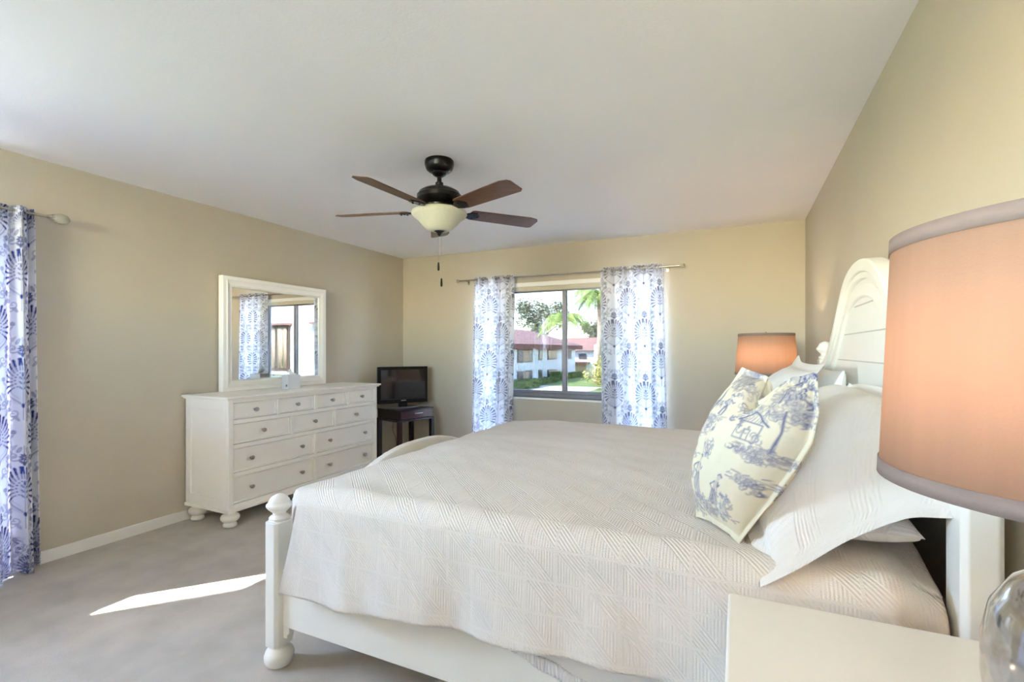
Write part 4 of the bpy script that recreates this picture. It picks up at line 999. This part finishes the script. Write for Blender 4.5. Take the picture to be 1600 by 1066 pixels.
# ------------------------------------------------------------------ outside
GZ = -2.75
struct(MB().box(-140, 60, -60, 180, GZ-0.3, GZ).build('ground', M['grass']), 'lawn around the apartment buildings', 'ground')
struct(MB().box(-23, -13.2, 12, 52, GZ, GZ+0.03).build('driveway', M['asphalt']), 'pale concrete driveway below the window', 'driveway')
struct(MB().box(-26, -19, 72, 79, GZ, GZ+0.05).build('walkway', M['asphalt']), 'pale walkway in front of the far entrance', 'walkway')
def building_a():
    t_ = thing('apartment_building', 'long white two-storey building with a red tile roof outside the window', 'building', (-29, 56, GZ))
    MB().box(-36, -23.5, 38, 74.5, GZ, 1.75).build('wall', M['stucco'], t_)
    MB().box(-37, -22.6, 37, 75.6, 1.45, 2.05).build('fascia', M['fascia'], t_)
    MB().frustum(-37.1, -22.5, 36.9, 75.7, 2.05, -29.9, -29.5, 41, 70, 4.4).build('roof', M['rooftile'], t_)
    for (ya, yb, za, zb, dr_) in ((52.0, 56.5, -0.16, 1.4, 1), (58.7, 60.0, 0.06, 1.4, 0), (62.0, 65.6, 0.03, 1.4, 1), (52.0, 56.5, -2.5, -1.2, 1), (58.7, 60.0, -2.55, -1.25, 0), (62.0, 65.6, -2.6, -1.35, 1), (70.5, 72.5, 0.0, 1.3, 0)):
        w_ = MB().box(-23.62, -23.42, ya, yb, za, zb).build('window', M['outframe'], t_)
        MB().box(-23.44, -23.40, ya+0.22, yb-0.22, za+0.12, zb-0.12).build('pane', M['outwin'], w_)
        if dr_: MB().box(-23.41, -23.385, ya+(yb-ya)*0.36, yb-(yb-ya)*0.24, za+0.12, zb-0.12).build('drape', M['outcurtain'], w_)
building_a()
def building_b():
    t_ = thing('apartment_building', 'recessed white building with a dark upper window at the far end of the lawn', 'building', (-25, 86, GZ))
    MB().box(-31, -19, 82, 92, GZ, 1.3).build('wall', M['stucco'], t_)
    MB().frustum(-32, -18, 81, 93, 1.3, -29, -21, 85, 89, 3.6).build('roof', M['rooftile'], t_)
    MB().box(-25.2, -23.8, 81.9, 82.02, -0.2, 0.75).build('window', M['outwin'], t_)
    MB().box(-25.9, -23.9, 81.9, 82.03, GZ, -1.0).build('door', M['outcurtain'], t_)
    MB().box(-26.6, -23.2, 80.6, 82.0, -0.95, -0.7).build('canopy', M['fascia'], t_)
building_b()
def building_c():
    t_ = thing('apartment_building', 'white building wing behind the yellow bush on the right of the window view', 'building', (-13, 66, GZ))
    MB().box(-17.0, -6, 62, 72, GZ, 2.0).build('wall', M['stucco'], t_)
    MB().frustum(-16.3, -5.3, 61.3, 72.7, 2.0, -13, -9, 66, 68, 4.4).build('roof', M['rooftile'], t_)
building_c()
def neighbour():
    t_ = thing('building_wing', 'white building wing with a tan-draped window seen in the dresser mirror', 'building', (4, 11, GZ))
    MB().box(1.15, 9, 9.3, 14, GZ, 3.9).build('wall', M['stucco'], t_)
    for (xa, xb) in ((3.55, 5.6), (1.6, 2.6)):
        w_ = MB().box(xa, xb, 9.26, 9.32, 0.72, 1.97).build('window', M['outframe'], t_)
        n_ = int((xb-xa)*46)
        MB().grid(lambda u, v: (xa+0.07+(xb-xa-0.14)*u, 9.245-0.02*math.sin(u*(xb-xa)*24)-0.012*math.sin(u*(xb-xa)*9), 0.8+1.1*v), n_, 2).build('drape', M['outcurtain'], w_, smooth=True, solid=0.004)
        MB().box(xa-0.08, xb+0.08, 9.14, 9.3, 1.97, 2.03).build('lintel', M['rooftile'], w_)
        MB().box(xa-0.08, xb+0.08, 9.17, 9.3, 0.64, 0.72).build('ledge', M['trim'], w_)
neighbour()

def leaves(m_, cx_, cy_, cz_, rx, ry, rz_, n_, s_, r_, shell=0.55):
    for _ in range(n_):
        while True:
            d = Vector((r_.uniform(-1, 1), r_.uniform(-1, 1), r_.uniform(-1, 1)))
            if 0.05 < d.length < 1: break
        d = d.normalized()*(shell+(1-shell)*r_.random())
        p = Vector((cx_+d.x*rx, cy_+d.y*ry, cz_+d.z*rz_))
        a_ = Vector((r_.uniform(-1, 1), r_.uniform(-1, 1), r_.uniform(-0.6, 0.6))).normalized(); b_ = a_.cross(Vector((r_.uniform(-1, 1), r_.uniform(-1, 1), r_.uniform(-1, 1)))).normalized()
        s2 = s_*r_.uniform(0.6, 1.3)
        o_ = len(m_.v); m_.v += [tuple(p-a_*s2), tuple(p+b_*s2*0.45), tuple(p+a_*s2), tuple(p-b_*s2*0.45)]; m_.f.append((o_, o_+1, o_+2, o_+3))
def oak(label, x, y, base, h_, rad, seed, group):
    r_ = random.Random(seed); t_ = thing('oak_tree', label, 'tree', (x, y, base), group)
    tk = MB().tube([(x, y, base), (x+0.3, y, base+h_*0.35), (x+0.1, y, base+h_*0.6)], [0.45, 0.35, 0.22], 10); fo = MB()
    for k in range(16):
        a_ = r_.uniform(0, 6.28); rr = rad*math.sqrt(r_.random())*0.8; cz_ = base+h_*r_.uniform(0.5, 0.9)
        cx_, cy_ = x+rr*math.cos(a_), y+rr*math.sin(a_)
        tk.tube([(x+0.1, y, base+h_*0.45), ((x+cx_)/2, (y+cy_)/2, cz_-h_*0.1), (cx_, cy_, cz_)], [0.16, 0.1, 0.03], 6)
        leaves(fo, cx_, cy_, cz_, rad*0.36, rad*0.36, h_*0.12, 260, 0.28, r_, 0.3)
    tk.build('trunk', M['bark'], t_, smooth=True); fo.build('foliage', M['oakleaf'], t_, recalc=False)
G6 = 'oaks behind the red roof'
oak('tall grey-green oak behind the left part of the red roof', -45.5, 84, GZ, 16, 5.6, 3, G6)
oak('grey-green oak behind the middle of the red roof next to the window post', -34.0, 87, GZ, 14.8, 5.6, 4, G6)
oak('small dark oak over the recessed far building', -26.0, 98, GZ, 11.0, 4.0, 5, G6)
def palm(label, x, y, h_, seed, nf, fl, group):
    r_ = random.Random(seed); t_ = thing('palm_tree', label, 'tree', (x, y, GZ), group)
    MB().tube([(x, y, GZ), (x+0.08, y, GZ+h_*0.5), (x, y, GZ+h_)], [0.08*fl, 0.06*fl, 0.05*fl], 12).build('trunk', M['bark'], t_, smooth=True)
    for k in range(nf):
        a_ = 2*PI*k/nf+r_.uniform(-0.2, 0.2); up = r_.uniform(0.05, 1.1); L = fl*r_.uniform(0.8, 1.1)
        f_ = MB(); pts = []
        for i in range(13):
            s_ = i/12; rr = L*(s_*0.92-0.18*s_*s_*(1.2-up)); zz = GZ+h_+L*(up*s_-(0.55+up*0.75)*s_*s_)
            pts.append(Vector((x+rr*math.cos(a_), y+rr*math.sin(a_), zz)))
        f_.tube(pts, [0.03*(1-i/13)+0.006 for i in range(13)], 5)
        side = Vector((-math.sin(a_), math.cos(a_), 0))
        for i in range(1, 13):
            for j in range(4):
                p = pts[i-1].lerp(pts[i], j/4); tl = (0.75*math.sin(PI*min(1, (i+j/4)/13*0.9+0.1))+0.1)*L/2.6
                for sg in (-1, 1):
                    tip = p+side*sg*tl*0.7+(pts[i]-pts[i-1]).normalized()*tl*0.4+Vector((0, 0, -tl*r_.uniform(0.35, 0.75)))
                    w_ = (pts[i]-pts[i-1]).normalized()*0.009*fl
                    o_ = len(f_.v); f_.v += [tuple(p-w_), tuple(p+w_), tuple(tip)]; f_.f.append((o_, o_+1, o_+2))
        f_.build('frond', M['palmleaf'], t_, recalc=False)
G7 = 'palms outside the window'
palm('tall feathery palm with drooping fronds in the right window pane', -14.75, 56.0, 10.9, 11, 20, 5.4, G7)
palm('lower yellow-green palm showing behind the window centre post', -12.6, 37.0, 6.6, 12, 16, 2.9, G7)
def hedge(label, x0, x1, y0, y1, z1, material, seed, group, nm='hedge'):
    r_ = random.Random(seed)
    m_ = MB().box(x0+0.1, x1-0.1, y0+0.1, y1-0.1, GZ, z1-0.1)
    for _ in range(int(500*max(1, (y1-y0)/4))):
        p = Vector((r_.uniform(x0, x1), r_.uniform(y0, y1), r_.uniform(GZ, z1)))
        f = r_.randrange(3)
        if f == 0: p.x = r_.choice((x0, x1))
        elif f == 1: p.y = r_.choice((y0, y1))
        else: p.z = z1
        leaves(m_, p.x, p.y, p.z, 0.08, 0.08, 0.08, 1, 0.16, r_)
    tag(m_.build(nm, material, recalc=False), label, 'hedge', group)
G8 = 'clipped hedges along the white building'
hedge('clipped green hedge nearest, below the ground-floor window on the left', -21.4, -19.6, 46.0, 49.5, -1.85, M['hedge'], 1, G8)
hedge('long low hedge in the middle along the driveway', -22.2, -20.8, 50.5, 58.5, -2.15, M['hedge'], 2, G8)
hedge('taller hedge clump beside the small white-building windows', -22.6, -21.4, 61.0, 63.0, -1.65, M['hedge'], 3, G8)
hedge('hedge running to the corner of the white building behind the window post', -23.0, -21.6, 63.4, 73, -2.05, M['hedge'], 4, G8)
def bush(label, x, y, r0, h_, material, seed):
    r_ = random.Random(seed); m_ = MB()
    for k in range(12): leaves(m_, x+r_.uniform(-0.5, 0.5)*r0, y+r_.uniform(-0.5, 0.5)*r0, GZ+h_*r_.uniform(0.2, 0.78), r0*0.6, r0*0.6, h_*0.24, 130, 0.18, r_, 0.3)
    t_ = thing('bush', label, 'bush', (x, y, GZ)); MB().tube([(x, y, GZ), (x, y, GZ+h_*0.5)], 0.08, 8).build('stem', M['bark'], t_); m_.build('foliage', material, t_, recalc=False)
bush('yellow-green bush at the right edge of the window view', -12.5, 50.0, 2.3, 4.0, M['yellowleaf'], 9)
